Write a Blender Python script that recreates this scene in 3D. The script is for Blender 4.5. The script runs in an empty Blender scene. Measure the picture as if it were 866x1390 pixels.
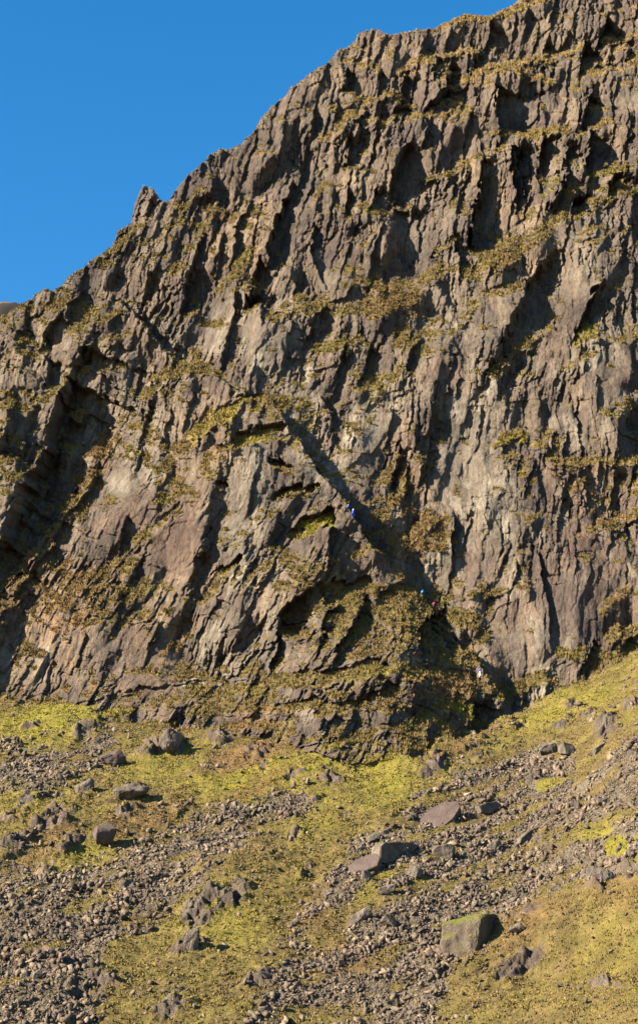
import bpy, bmesh, math, random
import numpy as np
from mathutils import Vector, Matrix, Euler

# ------------------------------------------------------------------ camera, light, exposure
F = 2480.0                      # focal length in photo pixels (photo is 866 x 1390)
CX, CY = 433.0, 695.0
PITCH = math.radians(20.0)
CAMZ = 2.0
sc = bpy.context.scene
cam_d = bpy.data.cameras.new("camera")
cam = bpy.data.objects.new("camera", cam_d)
sc.collection.objects.link(cam)
cam.location = (0, 0, CAMZ)
cam.rotation_euler = (math.radians(90) + PITCH, 0, 0)
cam_d.sensor_fit = 'VERTICAL'
cam_d.sensor_height = 36.0
cam_d.lens = 36.0 * F / 1390.0
cam_d.clip_start = 0.5
cam_d.clip_end = 6000
sc.camera = cam

SUN_EL = math.radians(27.0)
SUN_AZ = math.radians(66.0)     # to the left of the line back over the camera
sun_dir = Vector((-math.sin(SUN_AZ) * math.cos(SUN_EL), -math.cos(SUN_AZ) * math.cos(SUN_EL), math.sin(SUN_EL)))
sd_ = bpy.data.lights.new("sun", 'SUN')
sd_.energy = 5.0
sd_.angle = math.radians(0.5)
sd_.color = (1.0, 0.86, 0.66)
sun = bpy.data.objects.new("sun", sd_)
sun.rotation_euler = sun_dir.to_track_quat('Z', 'Y').to_euler()
sun.location = (-200, -100, 200)
sc.collection.objects.link(sun)

w = bpy.data.worlds.new("World")
sc.world = w
w.use_nodes = True
wn = w.node_tree
wn.nodes.clear()
wo = wn.nodes.new('ShaderNodeOutputWorld')
bg = wn.nodes.new('ShaderNodeBackground')
sky = wn.nodes.new('ShaderNodeTexSky')
sky.sky_type = 'NISHITA'
sky.sun_disc = False
sky.sun_elevation = SUN_EL
sky.sun_rotation = math.atan2(sun_dir.x, sun_dir.y)
sky.air_density = 1.0
sky.dust_density = 0.15
sky.ozone_density = 1.6
sky.altitude = 300
bg.inputs['Strength'].default_value = 0.054
hsv = wn.nodes.new('ShaderNodeHueSaturation')
hsv.inputs['Saturation'].default_value = 1.42
hsv.inputs['Hue'].default_value = 0.498
hsv.inputs['Value'].default_value = 1.0
wn.links.new(sky.outputs[0], hsv.inputs['Color'])
wn.links.new(hsv.outputs[0], bg.inputs[0])
wn.links.new(bg.outputs[0], wo.inputs[0])
sc.view_settings.view_transform = 'Standard'
sc.view_settings.look = 'None'
sc.view_settings.exposure = 2.25
sc.view_settings.gamma = 1.0
sc.render.engine = 'CYCLES'
sc.cycles.max_bounces = 4
sc.cycles.diffuse_bounces = 1

rng = np.random.default_rng(11)
random.seed(5)
f32 = np.float32

# ------------------------------------------------------------------ noise tools
def hsh(ix, iy, seed):
    h = (ix.astype(np.int64) * 374761393 + iy.astype(np.int64) * 668265263 + seed * 974634777) & 0xffffffff
    h = h.astype(np.uint32)
    h ^= h >> np.uint32(13)
    h = h * np.uint32(1274126177)
    h ^= h >> np.uint32(16)
    h = h * np.uint32(2246822519)
    h ^= h >> np.uint32(15)
    return h

def rnd(h, k):
    g = h ^ np.uint32((k * 2654435761) & 0xffffffff)
    g = g * np.uint32(2246822519)
    g ^= g >> np.uint32(14)
    g = g * np.uint32(3266489917)
    g ^= g >> np.uint32(16)
    return (g.astype(f32) * f32(1 / 4294967296.0))

def gnoise(x, y, seed):
    ix = np.floor(x); iy = np.floor(y)
    fx = (x - ix).astype(f32); fy = (y - iy).astype(f32)
    ux = fx * fx * fx * (fx * (fx * 6 - 15) + 10); uy = fy * fy * fy * (fy * (fy * 6 - 15) + 10)
    r = []
    for dy in (0, 1):
        for dx in (0, 1):
            a = rnd(hsh(ix + dx, iy + dy, seed), 1) * f32(6.2831853)
            r.append(np.cos(a) * (fx - dx) + np.sin(a) * (fy - dy))
    a = r[0] + (r[1] - r[0]) * ux
    b = r[2] + (r[3] - r[2]) * ux
    return (a + (b - a) * uy) * f32(1.5)

def fbm(x, y, seed, octv=4, gain=0.5):
    t = 0; amp = 1.0; n = 0
    for o in range(octv):
        t = t + amp * gnoise(x * 2 ** o + 17.3 * o, y * 2 ** o - 9.1 * o, seed + o)
        n += amp; amp *= gain
    return t / n

def blocks(x, s, cw, ch, seed, kr=5.0, kl=1.2, kt=2.4, kb=1.9, tilt=1.0, skew=1.1):
    """broken rock: overlapping tilted slabs, abrupt on their right side; returns height and an id"""
    u = x / cw; v = s / ch
    iu = np.floor(u); iv = np.floor(v)
    best = np.full(x.shape, -99, f32); bid = np.zeros(x.shape, f32)
    for dj in (-1, 0, 1):
        for di in (-1, 0, 1):
            cu = iu + di; cv = iv + dj
            h = hsh(cu, cv, seed)
            dx = (u - (cu + f32(.1) + f32(.8) * rnd(h, 1))).astype(f32)
            dz = (v - (cv + f32(.1) + f32(.8) * rnd(h, 2))).astype(f32)
            sk = (rnd(h, 3) - f32(.5)) * f32(skew)
            dx, dz = dx - sk * dz, dz + sk * dx * f32(.7)
            a = (rnd(h, 4) - f32(.5)) * f32(1.1)
            e = np.maximum((dx - f32(.15) - f32(.3) * rnd(h, 5)) * f32(kr), (-dx - f32(.2) - f32(.3) * rnd(h, 6)) * f32(kl))
            e = np.maximum(e, (dz - f32(.15) - f32(.3) * rnd(h, 7)) * f32(kt))
            e = np.maximum(e, (-dz - f32(.2) - f32(.3) * rnd(h, 8)) * f32(kb))
            e = np.maximum(e, 0)
            hh = a + (f32(tilt) * (f32(.35) + rnd(h, 9))) * dx + (rnd(h, 10) - f32(.55)) * f32(.7) * dz - e
            m = hh > best
            best = np.where(m, hh, best); bid = np.where(m, rnd(h, 11), bid)
    return best, bid

def pillars(x, s, cw, ch, seed, crack=.35, tilt=.9):
    """jointed rock: upright columns cut by cross joints, each block set back or proud and tilted on its own"""
    u = x / cw; i = np.floor(u); fx = (u - i).astype(f32)
    hc = hsh(i, i * 0 + 7, seed)
    v = s / (ch * (f32(.7) + f32(.7) * rnd(hc, 1))) + f32(13) * rnd(hc, 2) + (rnd(hc, 3) - f32(.5)) * f32(.5) * fx
    j = np.floor(v); fz = (v - j).astype(f32)
    h = hsh(i, j, seed + 5)
    a = (rnd(h, 1) - f32(.5)) * f32(1.0) + (rnd(hc, 4) - f32(.5)) * f32(.5)
    t = (f32(.15) + rnd(h, 2) * f32(tilt)) * (fx - f32(.5)) + (rnd(h, 3) - f32(.6)) * f32(.7) * (fz - f32(.5))
    cut = np.maximum(fz - f32(.72) - f32(.2) * rnd(h, 4), 0) * f32(2.2) * rnd(h, 5)            # broken top corner
    cr = f32(crack) * rnd(hc, 6) * np.maximum(1 - np.minimum(fx, 1 - fx) / f32(.09), 0)
    return a + t - cut - cr, rnd(h, 7)

def sst(a, b, x):
    t = np.clip((x - a) / (b - a), 0, 1)
    return t * t * (3 - 2 * t)

def blur(a, k):
    for ax in (0, 1):
        c = np.cumsum(np.pad(a, [(k + 1, k) if i == ax else (0, 0) for i in (0, 1)], mode='edge'), axis=ax)
        a = (np.take(c, range(2 * k + 1, c.shape[ax]), ax) - np.take(c, range(0, c.shape[ax] - 2 * k - 1), ax)) / (2 * k + 1)
    return a

# ------------------------------------------------------------------ base profile (foot of the slope, slope, crag)
FOOT_Y, FOOT_Z = 290.0, 72.0 + CAMZ
TS, TC = 0.625, 1 / 0.40        # tangent of scree slope, of crag

def interp_line(pts, x):
    p = np.array(pts, float)
    return np.interp(x, p[:, 0], p[:, 1])

SKY = [(-120, 440), (-40, 432), (0, 430), (22, 418), (45, 405), (52, 396), (62, 393), (75, 398), (92, 380), (110, 366), (130, 352), (155, 331),
       (159, 312), (178, 300), (183, 276), (191, 260), (198, 254), (207, 257), (222, 273), (228, 272), (245, 250), (270, 225), (290, 208), (325, 196),
       (345, 177), (360, 156), (375, 139), (395, 122), (425, 98), (440, 90), (463, 66), (480, 56), (487, 42), (515, 40), (520, 46),
       (540, 46), (580, 38), (622, 22), (662, 21), (690, 10), (705, 0), (740, -10), (866, -32), (990, -49)]
FOOT = [(-120, 955), (0, 950), (60, 952), (110, 955), (130, 975), (190, 985), (250, 990), (300, 985), (340, 1000), (400, 1015), (440, 1035), (520, 1040), (560, 1035),
        (600, 1010), (660, 985), (700, 965), (745, 945), (790, 930), (830, 905), (866, 880), (990, 830)]

STEP = 1.08
px_a = np.arange(-120, 990, STEP)
py_a = np.arange(-50, 1440, STEP)
NX, NY = len(px_a), len(py_a)
sky_py = interp_line(SKY, px_a)
foot_py = interp_line(FOOT, px_a)
k_ = np.ones(31) / 31
foot_sm = np.convolve(np.pad(foot_py, 15, mode='edge'), k_, 'valid')
Yc_ = CY - py_a
ray_y = F * math.cos(PITCH) - Yc_ * math.sin(PITCH)
ray_z = F * math.sin(PITCH) + Yc_ * math.cos(PITCH)
rr = (ray_z / ray_y)[:, None]
def hit(r, y0, z0, t):            # ray against a plane through (y0, z0) with tangent t
    return (z0 - CAMZ - t * y0) / (r - t)
rf = np.interp(foot_sm, py_a, ray_z / ray_y)
yc_f = hit(rf, FOOT_Y, FOOT_Z, TC)                                # where each column's foot lies on the crag plane
use = foot_sm < 958
sy0 = np.where(use, yc_f, FOOT_Y); sz0 = np.where(use, CAMZ + rf * yc_f, FOOT_Z)
ys = hit(rr, sy0[None], sz0[None], TS)
yc = hit(rr, FOOT_Y, FOOT_Z, TC)
yl_f = hit(rf, FOOT_Y, FOOT_Z, TS)                                # lower crag: a 48 degree step out of the slope
yl = hit(rr, yl_f[None], (CAMZ + rf * yl_f)[None], 1.12)
yl = np.where(use[None], 1e9, yl)
big = 1e9
yb = np.minimum(np.where(ys > 0, ys, big), np.where(yc > 0, yc, big))
yb = np.minimum(yb, np.where(yl > 0, yl, big))
yb = blur(yb, 3)
zb = CAMZ + rr * yb
mpp2 = yb / ray_y[:, None]
s_a = -np.cumsum(np.concatenate([np.zeros((1, NX)), np.hypot(np.diff(yb, axis=0), np.diff(zb, axis=0))]), 0)
s_a = s_a - s_a[0][None] + 400.0                                  # measured down from the top row, which all columns share
PX, PY = np.meshgrid(px_a.astype(f32), py_a.astype(f32))
X = ((px_a[None, :] - CX) * mpp2).astype(f32)
S = s_a.astype(f32)
MPP = mpp2.astype(f32)

# ------------------------------------------------------------------ traced lines and patches of the place
def seg_field(pts, pad, wx=None, wy=None):
    """signed distance (px, + on the recessed side), interpolated extra value, overrun past the ends, window slices"""
    p = np.array(pts, float)
    x0, x1 = p[:, 0].min() - pad, p[:, 0].max() + pad
    y0, y1 = p[:, 1].min() - pad, p[:, 1].max() + pad
    i0 = max(0, int((x0 - px_a[0]) / STEP)); i1 = min(NX, int((x1 - px_a[0]) / STEP) + 1)
    j0 = max(0, int((y0 - py_a[0]) / STEP)); j1 = min(NY, int((y1 - py_a[0]) / STEP) + 1)
    if i1 <= i0 or j1 <= j0: return None
    sl = (slice(j0, j1), slice(i0, i1))
    gx = (wx if wx is not None else PX)[sl]; gy = (wy if wy is not None else PY)[sl]
    best = np.full(gx.shape, 1e9, f32); sg = np.zeros(gx.shape, f32); val = np.zeros(gx.shape, f32); over = np.zeros(gx.shape, f32)
    n = len(p) - 1
    for k in range(n):
        a, b = p[k], p[k + 1]
        dx, dy = b[0] - a[0], b[1] - a[1]
        L2 = dx * dx + dy * dy + 1e-6; L = math.sqrt(L2)
        t = ((gx - a[0]) * dx + (gy - a[1]) * dy) / L2
        tc = np.clip(t, 0, 1)
        qx = gx - (a[0] + tc * dx); qy = gy - (a[1] + tc * dy)
        d = np.hypot(qx, qy)
        m = d < best
        best = np.where(m, d, best)
        cr = -(dx * (gy - a[1]) - dy * (gx - a[0])) / L
        sg = np.where(m, np.where(cr >= 0, 1, -1), sg)
        val = np.where(m, a[2] + tc * (b[2] - a[2]), val)
        ov = np.zeros(gx.shape, f32)
        if k == 0: ov = np.maximum(ov, -t * L)
        if k == n - 1: ov = np.maximum(ov, (t - 1) * L)
        over = np.where(m, ov, over)
    return best * sg, val, over, sl

def blob(x, y, rx, ry, ang=0, soft=0.5, wx=None, wy=None):
    gx = (PX if wx is None else wx) - x; gy = (PY if wy is None else wy) - y
    a = math.radians(ang); c, s_ = math.cos(a), math.sin(a)
    u = (gx * c + gy * s_) / rx; v = (-gx * s_ + gy * c) / ry
    r = np.sqrt(u * u + v * v)
    return 1 - sst(1 - soft, 1 + soft, r)

def poly_mask(pts, wx=None, wy=None, soft=6):
    gx = PX if wx is None else wx; gy = PY if wy is None else wy
    p = np.array(pts, float); n = len(p)
    inside = np.zeros(gx.shape, bool); dist = np.full(gx.shape, 1e9, f32)
    for k in range(n):
        a = p[k]; b = p[(k + 1) % n]
        cond = ((a[1] > gy) != (b[1] > gy))
        xi = (b[0] - a[0]) * (gy - a[1]) / (b[1] - a[1] + 1e-9) + a[0]
        inside ^= cond & (gx < xi)
        dx, dy = b - a
        t = np.clip(((gx - a[0]) * dx + (gy - a[1]) * dy) / (dx * dx + dy * dy + 1e-9), 0, 1)
        dist = np.minimum(dist, np.hypot(gx - a[0] - t * dx, gy - a[1] - t * dy))
    sdv = np.where(inside, dist, -dist)
    return sst(-soft, soft, sdv)

wu = fbm(X / 24, S / 24, 50, 2) * 2.2; wv = fbm(X / 24 + 31, S / 24, 51, 2) * 2.2
wu2 = fbm(X / 3.5, S / 5, 52, 3); wv2 = fbm(X / 3.5 + 7, S / 5, 53, 3)
def rock_set(lean, sd):
    U = X - lean * S + wu; V = S + .5 * lean * X + wv
    U1 = U + .22 * wu2; V1 = V + .5 * wv2
    b1, id1 = blocks(U1, V1, 9.5, 14, sd + 1, kr=6)
    b2, id2 = blocks(U1 + 3.3, V1 + 1.7, 4.2, 9.5, sd + 2, kr=7, skew=.55)
    # joints offset whole blocks of rock, so edges step rather than wave
    ox = (id2 - .5) * .9; oy = (id1 - .5) * 1.2
    b3, id3 = blocks(U + .15 * wu2 + ox, V + .2 * wv2 + oy, 1.75, 4.4, sd + 3, kr=5.5, skew=.7)
    jx = .45 * gnoise(X / 2.6, S / 2.6, 95) + .25 * gnoise(X / .9, S / .9, 96)
    c2, _ = pillars(U + jx * 1.1 + 1.2 * gnoise(X / 9, S / 14, 97), V + jx, 3.4, 8.5, sd + 7)
    c3, _ = pillars(U + jx * .7 + .9 * gnoise(X / 5, S / 8, 98), V - jx, 1.55, 3.4, sd + 8)
    c4, _ = pillars(U + jx * .5, V + jx * .6, .72, 1.5, sd + 9, .25)
    b4, id4 = blocks(U + .1 * wu2 + .5 * (id3 - .5), V + .1 * wv2 + ox, .8, 2.3, sd + 4, kr=4.5, skew=.7)
    return c2, c3, c4, U, V, b1, b2, b3, b4, id1, id2, id3
LL = sst(600, 720, PY + 40 * fbm(X / 6, S / 6, 40, 2)) * sst(560, 440, PX + 40 * fbm(X / 6 + 50, S / 6, 41, 2))          # lower left: the grain lies over further
A_ = rock_set(.13, 0); B_ = rock_set(.34, 20)
c2, c3, c4, U, V, b1, b2, b3, b4, id1, id2, id3 = [a * (1 - LL) + b * LL for a, b in zip(A_, B_)]
del A_, B_
b5, id5 = blocks((X - .3 * S) + wu + .3 * wu2 + (id3 - .5), S + wv + .5 * id2, .42, 1.25, 31, kr=3.5, skew=.8)

# ragged coordinates so traced lines do not run ruler-straight
W1 = fbm(X / 6, S / 6, 40, 4) ; W2 = fbm(X / 6 + 50, S / 6, 41, 4)
WX = (PX + 9 * W1).astype(f32); WY = (PY + 9 * W2).astype(f32)
WXs = (PX + 4 * fbm(X / 2.2, S / 2.2, 42, 3) + 5 * (id3 - .5) + 4 * (id2 - .5)).astype(f32); WYs = (PY + 5 * fbm(X / 2.2 + 9, S / 2.2, 43, 3) + 10 * (id2 - .5) + 5 * (id3 - .5)).astype(f32)

# aretes with a drop on their right: (x, y, width of the shaded slot right of it)
DROPS = [
 [(668,36,24),(660,50,20),(655,60,5)], [(650,62,14),(645,78,4)], [(644,80,16),(640,93,5)], [(594,80,16),(588,98,8)],
 [(612,86,18),(608,100,8)], [(716,18,10),(710,42,4)], [(749,15,12),(746,30,7)], [(765,42,10),(758,62,5)],
 [(742,58,16),(736,75,5)], [(824,30,32),(816,42,30),(811,58,8)], [(792,60,28),(784,80,24),(783,96,6)], [(852,60,16),(848,78,10)],
 [(610,103,24),(600,118,30),(578,140,18),(570,148,6)], [(704,95,12),(702,125,9)], [(673,122,30),(670,148,34),(674,172,22)],
 [(575,158,15),(578,180,12),(582,200,4)], [(638,160,9),(634,182,5)], [(706,178,12),(702,205,20),(705,235,24),(712,264,12)],
 [(675,178,9),(672,206,7)], [(736,185,28),(733,205,32),(729,230,20),(732,262,5)], [(769,196,14),(765,225,14)],
 [(802,126,22),(791,150,24),(783,176,8)], [(801,183,22),(797,205,32),(794,235,30),(796,250,8)],
 [(470,100,20),(465,120,18)], [(516,102,14),(512,124,11)], [(547,98,13),(540,130,17)], [(494,54,8),(482,82,5)],
 [(456,143,14),(449,168,9)], [(429,158,12),(422,186,7)], [(495,150,9),(488,178,13),(483,206,8)], [(541,134,20),(534,150,12)],
 [(471,190,15),(471,226,18)], [(458,193,6),(456,228,5)], [(613,44,9),(605,66,7)], [(513,147,10),(507,169,6)],
 [(399,170,6),(395,207,5)], [(413,198,7),(407,230,6)], [(573,183,12),(570,198,8)],
 [(276,217,9),(272,234,6)], [(286,256,12),(282,273,8)], [(323,260,8),(317,282,5)],
 [(339,272,13),(326,300,13),(315,332,9),(308,364,4)], [(301,316,8),(297,350,8),(291,388,5)],
 [(276,318,10),(268,345,14),(252,380,18),(243,418,18)], [(262,368,10),(254,402,6)],
 [(211,362,5),(199,384,12),(193,405,8),(188,428,4)],
 [(392,246,14),(380,282,26),(368,316,29),(361,354,24)], [(354,360,18),(341,385,24),(334,412,24)],
 [(203,273,9),(196,291,8)], [(168,303,10),(160,320,8)], [(134,344,10),(130,356,8)],
 [(552,198,20),(538,226,34),(531,246,38),(532,274,20)], [(422,306,12),(424,340,14),(429,366,8),(441,388,3)],
 [(470,260,14),(465,286,9)], [(516,260,14),(502,286,10),(494,302,4)], [(476,295,5),(472,316,5)], [(566,284,6),(570,332,4)],
 [(518,369,8),(522,386,8)], [(595,248,10),(592,267,8)], [(613,243,12),(612,266,8)], [(617,322,14),(620,350,14),(622,380,6)],
 [(633,236,10),(626,262,10),(620,286,5)], [(657,218,20),(650,258,28),(640,295,38),(633,328,30)],
 [(696,196,18),(692,235,28),(698,262,22),(701,286,10)], [(769,230,13),(756,255,22),(743,286,14)],
 [(781,260,28),(776,282,18)], [(829,243,32),(828,264,12)], [(846,343,10),(838,362,7)],
 [(814,384,12),(801,402,20),(789,424,22),(779,444,18),(774,462,6)],
 [(80,425,10),(63,445,18),(55,472,16)], [(112,393,14),(96,410,20),(90,432,12)], [(124,458,9),(113,475,18),(108,497,18)],
 [(67,492,18),(61,517,13)], [(174,710,9),(163,735,14),(158,757,5)], [(191,610,10),(185,634,5)],
 [(323,398,14),(320,430,11),(309,460,12),(302,485,12),(297,507,6)], [(339,398,16),(335,417,10)], [(366,398,8),(357,425,12),(355,442,4)],
 [(395,436,7),(390,459,5)], [(429,427,10),(416,450,11),(410,469,7)], [(433,423,9),(432,452,9)],
 [(439,543,11),(448,565,13),(450,592,10),(445,624,4)], [(469,473,12),(458,510,13),(450,532,6)], [(502,473,16),(490,502,14),(482,520,5)],
 [(449,698,9),(446,740,14),(440,792,10)],
 [(433,794,8),(406,810,28),(386,830,42),(375,852,26)], [(377,868,18),(370,890,24),(367,914,12)],
 [(457,808,11),(441,840,14),(432,870,13),(427,892,5)], [(488,828,22),(471,852,22),(456,880,17),(446,903,6)], [(492,813,18),(480,836,16)],
 [(297,891,9),(292,922,8)], [(319,863,6),(304,887,4)], [(342,922,14),(335,947,9)], [(521,918,16),(513,936,15)],
 [(601,822,9),(576,840,34),(565,860,40),(568,884,22)],
 [(730,752,12),(733,780,11),(741,815,9),(745,850,11),(749,884,4)],
 [(617,703,14),(615,730,18),(618,755,12),(610,780,8),(605,808,3)], [(691,738,5),(681,760,5),(674,780,3)], [(703,770,12),(699,792,7)],
 [(681,503,8),(677,542,7)], [(753,582,9),(748,612,6)], [(769,587,9),(761,612,8)],
 [(857,543,12),(849,572,11)], [(802,868,14),(792,890,15),(787,913,10)], [(809,513,5),(807,557,5)],
 [(621,943,10),(614,967,8)], [(642,958,28),(639,980,34),(640,1000,12)], [(580,998,12),(576,1022,10)],
 [(243,992,12),(233,1010,16),(227,1028,6)], [(523,1005,8),(518,1025,6)], [(482,985,9),(474,1010,7)], [(440,960,9),(432,985,7)],
 [(405,990,8),(398,1008,5)], [(365,935,9),(355,955,5)], [(640,700,5),(628,745,5)], [(560,460,12),(548,495,10)], [(556,640,10),(548,690,10)],
 [(532,560,8),(524,610,8)], [(540,610,14),(530,660,16),(535,690,6)], [(786,470,5),(776,520,5)], [(838,640,8),(828,690,8)], [(800,640,6),(790,680,6)],
 [(720,625,6),(708,670,6)], [(770,640,6),(760,680,5)], [(655,560,5),(645,610,4)], [(700,470,4),(690,520,4)], [(596,500,5),(575,600,6),(570,660,4)],
 [(620,470,4),(600,540,5),(592,590,3)], [(560,705,6),(552,760,6)], [(230,560,8),(218,600,8)], [(262,540,8),(250,580,7)], [(205,545,6),(190,600,6)],
 [(240,470,7),(232,500,6)], [(190,495,5),(180,530,5)], [(160,470,6),(152,500,6)], [(35,600,12),(28,640,12)], [(60,640,10),(50,680,10)],
 [(115,860,6),(105,900,6)], [(70,900,7),(62,935,6)], [(215,850,5),(195,905,5)], [(250,830,5),(232,880,5)], [(165,810,5),(150,860,5)],
 [(345,650,6),(338,700,6)], [(335,740,6),(320,790,6)], [(380,700,7),(370,740,7)], [(350,500,5),(342,560,5)],
]
BIG = [ ([(345,920,5),(300,924,7),(250,928,8),(200,932,7),(130,948,8),(60,953,7),(0,956,5)], .6, 3, 22), # points, c (depth / width), e (px over which it drops), R (px to recover)
 ([(517,280,50),(518,315,54),(515,355,44),(530,390,12)], .45, 34, 60),
 ([(762,333,10),(746,345,24),(714,380,44),(696,410,46),(682,450,36),(668,482,26),(650,512,18),(636,545,9),(612,592,8),(600,625,7),(590,680,4)], .6, 12, 80),
 ([(25,446,28),(20,476,34)], .5, 14, 40),
 ([(114,468,10),(97,510,30),(78,545,50),(62,590,56),(42,640,58),(20,690,55),(-5,740,50),(-40,800,40)], 1.05, 8, 150),
 ([(20,540,30),(13,575,44),(6,620,50)], .5, 6, 60),
 ([(302,632,13),(292,660,22),(285,700,28),(276,740,34),(264,776,40),(252,803,22)], .55, 16, 60),
 ([(146,394,10),(165,408,14),(182,424,20),(196,442,24),(210,460,22),(224,482,12),(250,495,10),(290,505,9),(345,545,10),(372,560,14),(390,580,18),(405,605,30),(430,640,26),(455,668,28),(476,700,36),(492,730,38),(518,760,28),(548,790,16),(575,815,10),(600,850,12),(614,864,14),(630,885,24),(650,905,24),(665,925,26),(682,945,24),(696,968,12)], .95, 3, 110),
]
# grassy ledges: polyline + width (px), climbing any way
LEDGES = [
 [(880,245,16),(866,250,14),(820,267,13),(780,288,14),(740,312,16),(700,335,22),(655,352,20)], [(862,220,10),(830,232,9),(800,246,10),(770,264,10)],
 [(690,198,7),(665,211,8),(625,226,9),(580,245,7)], [(790,58,5),(760,70,8),(700,86,12),(650,100,12),(612,112,8)], [(770,176,10),(720,180,14),(690,172,8),(650,178,5)],
 [(655,64,7),(600,77,6),(545,97,6)], [(470,168,8),(440,182,9),(425,192,7)], [(545,124,5),(500,136,6),(450,148,5)], [(560,135,5),(480,130,7)],
 [(740,0,8),(700,6,10),(660,22,8),(620,30,6)], [(860,48,6),(820,52,6)], [(825,165,8),(800,175,8),(780,185,7)], [(750,105,8),(700,98,9)],
 [(640,150,6),(600,160,8),(560,150,6)], [(280,255,8),(262,268,9),(240,285,8)], [(200,305,6),(160,332,8),(140,340,7)], [(345,340,12),(320,370,14),(295,395,10)],
 [(345,385,10),(320,400,8)], [(300,280,8),(280,310,8),(258,340,8)], [(250,360,8),(230,375,7)], [(495,330,10),(475,325,8)], [(520,385,12),(480,380,14),(465,378,7)],
 [(560,280,8),(535,278,7)], [(620,325,6),(590,340,6)], [(440,405,12),(410,412,15),(390,425,10)], [(570,400,20),(530,405,26),(500,418,20)],
 [(490,458,9),(460,470,14),(425,475,9)], [(565,455,10),(540,470,14)], [(545,500,9),(520,520,16),(508,545,8)], [(600,360,12),(570,380,14)],
 [(750,445,8),(725,455,12),(700,475,10),(685,490,9),(665,515,7)], [(808,440,12),(790,455,16),(780,465,8)], [(805,480,10),(785,490,12),(765,500,7)],
 [(712,585,9),(695,592,11),(680,600,7)], [(690,600,5),(672,610,6)], [(866,545,9),(830,555,9)], [(866,618,12),(830,628,10),(780,625,12),(740,622,7)],
 [(866,690,10),(850,700,9)], [(830,712,11),(800,720,11),(785,728,7)], [(865,455,7),(840,460,10)], [(700,385,10),(660,400,12)], [(640,410,12),(625,440,8)],
 [(690,805,7),(660,800,9),(640,812,9)], [(180,452,8),(150,460,9),(130,470,7)], [(170,418,6),(140,430,8),(115,436,6)], [(300,505,9),(260,500,10),(225,510,12),(210,525,8)],
 [(370,530,7),(330,545,9),(300,560,16),(270,590,14)], [(385,590,14),(340,600,16),(300,612,8)], [(290,570,12),(260,600,18),(240,620,14),(215,650,9)],
 [(395,640,8),(370,630,9)], [(430,660,6),(400,672,9),(375,680,8)], [(450,705,14),(420,715,17),(395,722,10)], [(330,760,7),(300,785,8),(280,815,9)],
 [(310,660,5),(300,662,6)], [(90,520,8),(65,535,10)], [(110,560,9),(95,565,9)], [(35,625,5),(5,622,5)], [(45,540,9),(0,550,12)], [(120,500,8),(105,512,9)],
 [(245,690,10),(200,720,14),(180,740,9)], [(205,790,12),(170,810,14)], [(260,850,9),(240,880,9)], [(120,640,10),(90,690,12),(55,740,12),(10,800,10)],
 [(500,790,14),(460,800,12),(440,815,10)], [(560,800,16),(520,820,18)], [(640,845,10),(610,835,12)], [(420,860,12),(385,855,9)],
 [(520,905,16),(470,915,18),(400,920,14),(330,935,9),(270,925,5)], [(640,930,22),(600,920,20),(560,910,22)], [(640,968,12),(600,955,14)],
 [(500,955,9),(440,960,12),(380,960,9)], [(380,985,14),(340,975,12),(310,985,12)], [(560,990,10),(520,985,9)], [(480,1005,10),(440,1005,8)], [(700,930,18),(745,925,14)],
 [(60,470,7),(30,465,6)], [(100,405,8),(60,415,9)], [(850,800,8),(820,830,10)], [(790,880,14),(760,890,12)], [(866,850,12),(830,870,14)],
 [(585,700,14),(560,740,16)], [(550,660,12),(520,700,12)], [(540,620,14),(520,650,14)],[(480,640,5),(450,648,4)],
]
PALE = [(640,620,40,70,15,.5),(560,300,20,50,0,.2),(430,600,30,50,0,.5),(380,450,30,60,10,.4),(700,860,60,50,0,.25),(640,820,40,60,10,.4),(335,690,30,80,8,.5),(210,600,30,40,20,.5),(100,860,50,30,10,.3),(800,360,40,40,10,.35),(663,690,34,60,10,.7),(600,640,22,60,10,.4),(655,740,25,40,15,.3),(432,630,22,26,0,.9),(455,640,26,22,0,.7),(475,590,10,40,12,.9),(505,580,14,60,18,.7),(400,520,26,50,15,.5),(355,470,30,40,15,.35),
        (162,655,22,18,0,.8),(205,645,20,22,20,.6),(345,760,16,40,25,.7),(345,640,18,50,10,.6),(57,880,10,18,25,.9),(265,928,24,6,-8,1),(755,575,20,8,-10,.8),(775,600,12,22,15,.8),(320,700,10,60,5,.5),
        (535,690,8,45,-20,.7),(735,925,10,25,10,1),(820,470,30,60,10,.35),(640,590,35,90,15,.45),(330,880,60,50,20,.35),(480,900,14,10,0,.5),(20,700,30,60,10,.35),(550,780,20,30,0,.3),(530,560,18,50,20,.5),
        (600,420,30,60,20,.25),(700,440,40,60,20,.2),(795,330,50,50,20,.3),(310,440,50,40,0,.3),(560,895,20,12,0,.6),(450,985,30,30,0,.4),(590,770,14,26,0,.8),(100,620,20,60,20,.3)]
PURPLE = [(650,780,26,50,18,1),(545,340,28,55,0,.6),(780,800,60,110,0,.8),(700,850,60,60,0,.6),(240,730,35,70,15,.7),(170,720,30,60,30,.6),(150,860,80,60,25,.6),(420,730,26,22,0,.7),(725,210,30,60,0,.3),
          (460,540,20,80,20,.7),(590,560,25,110,18,.6),(690,130,40,40,0,.4),(230,950,90,30,0,.6),(740,620,40,60,0,.5),(640,90,40,15,-20,.3),(360,330,25,60,20,.4)]
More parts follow.
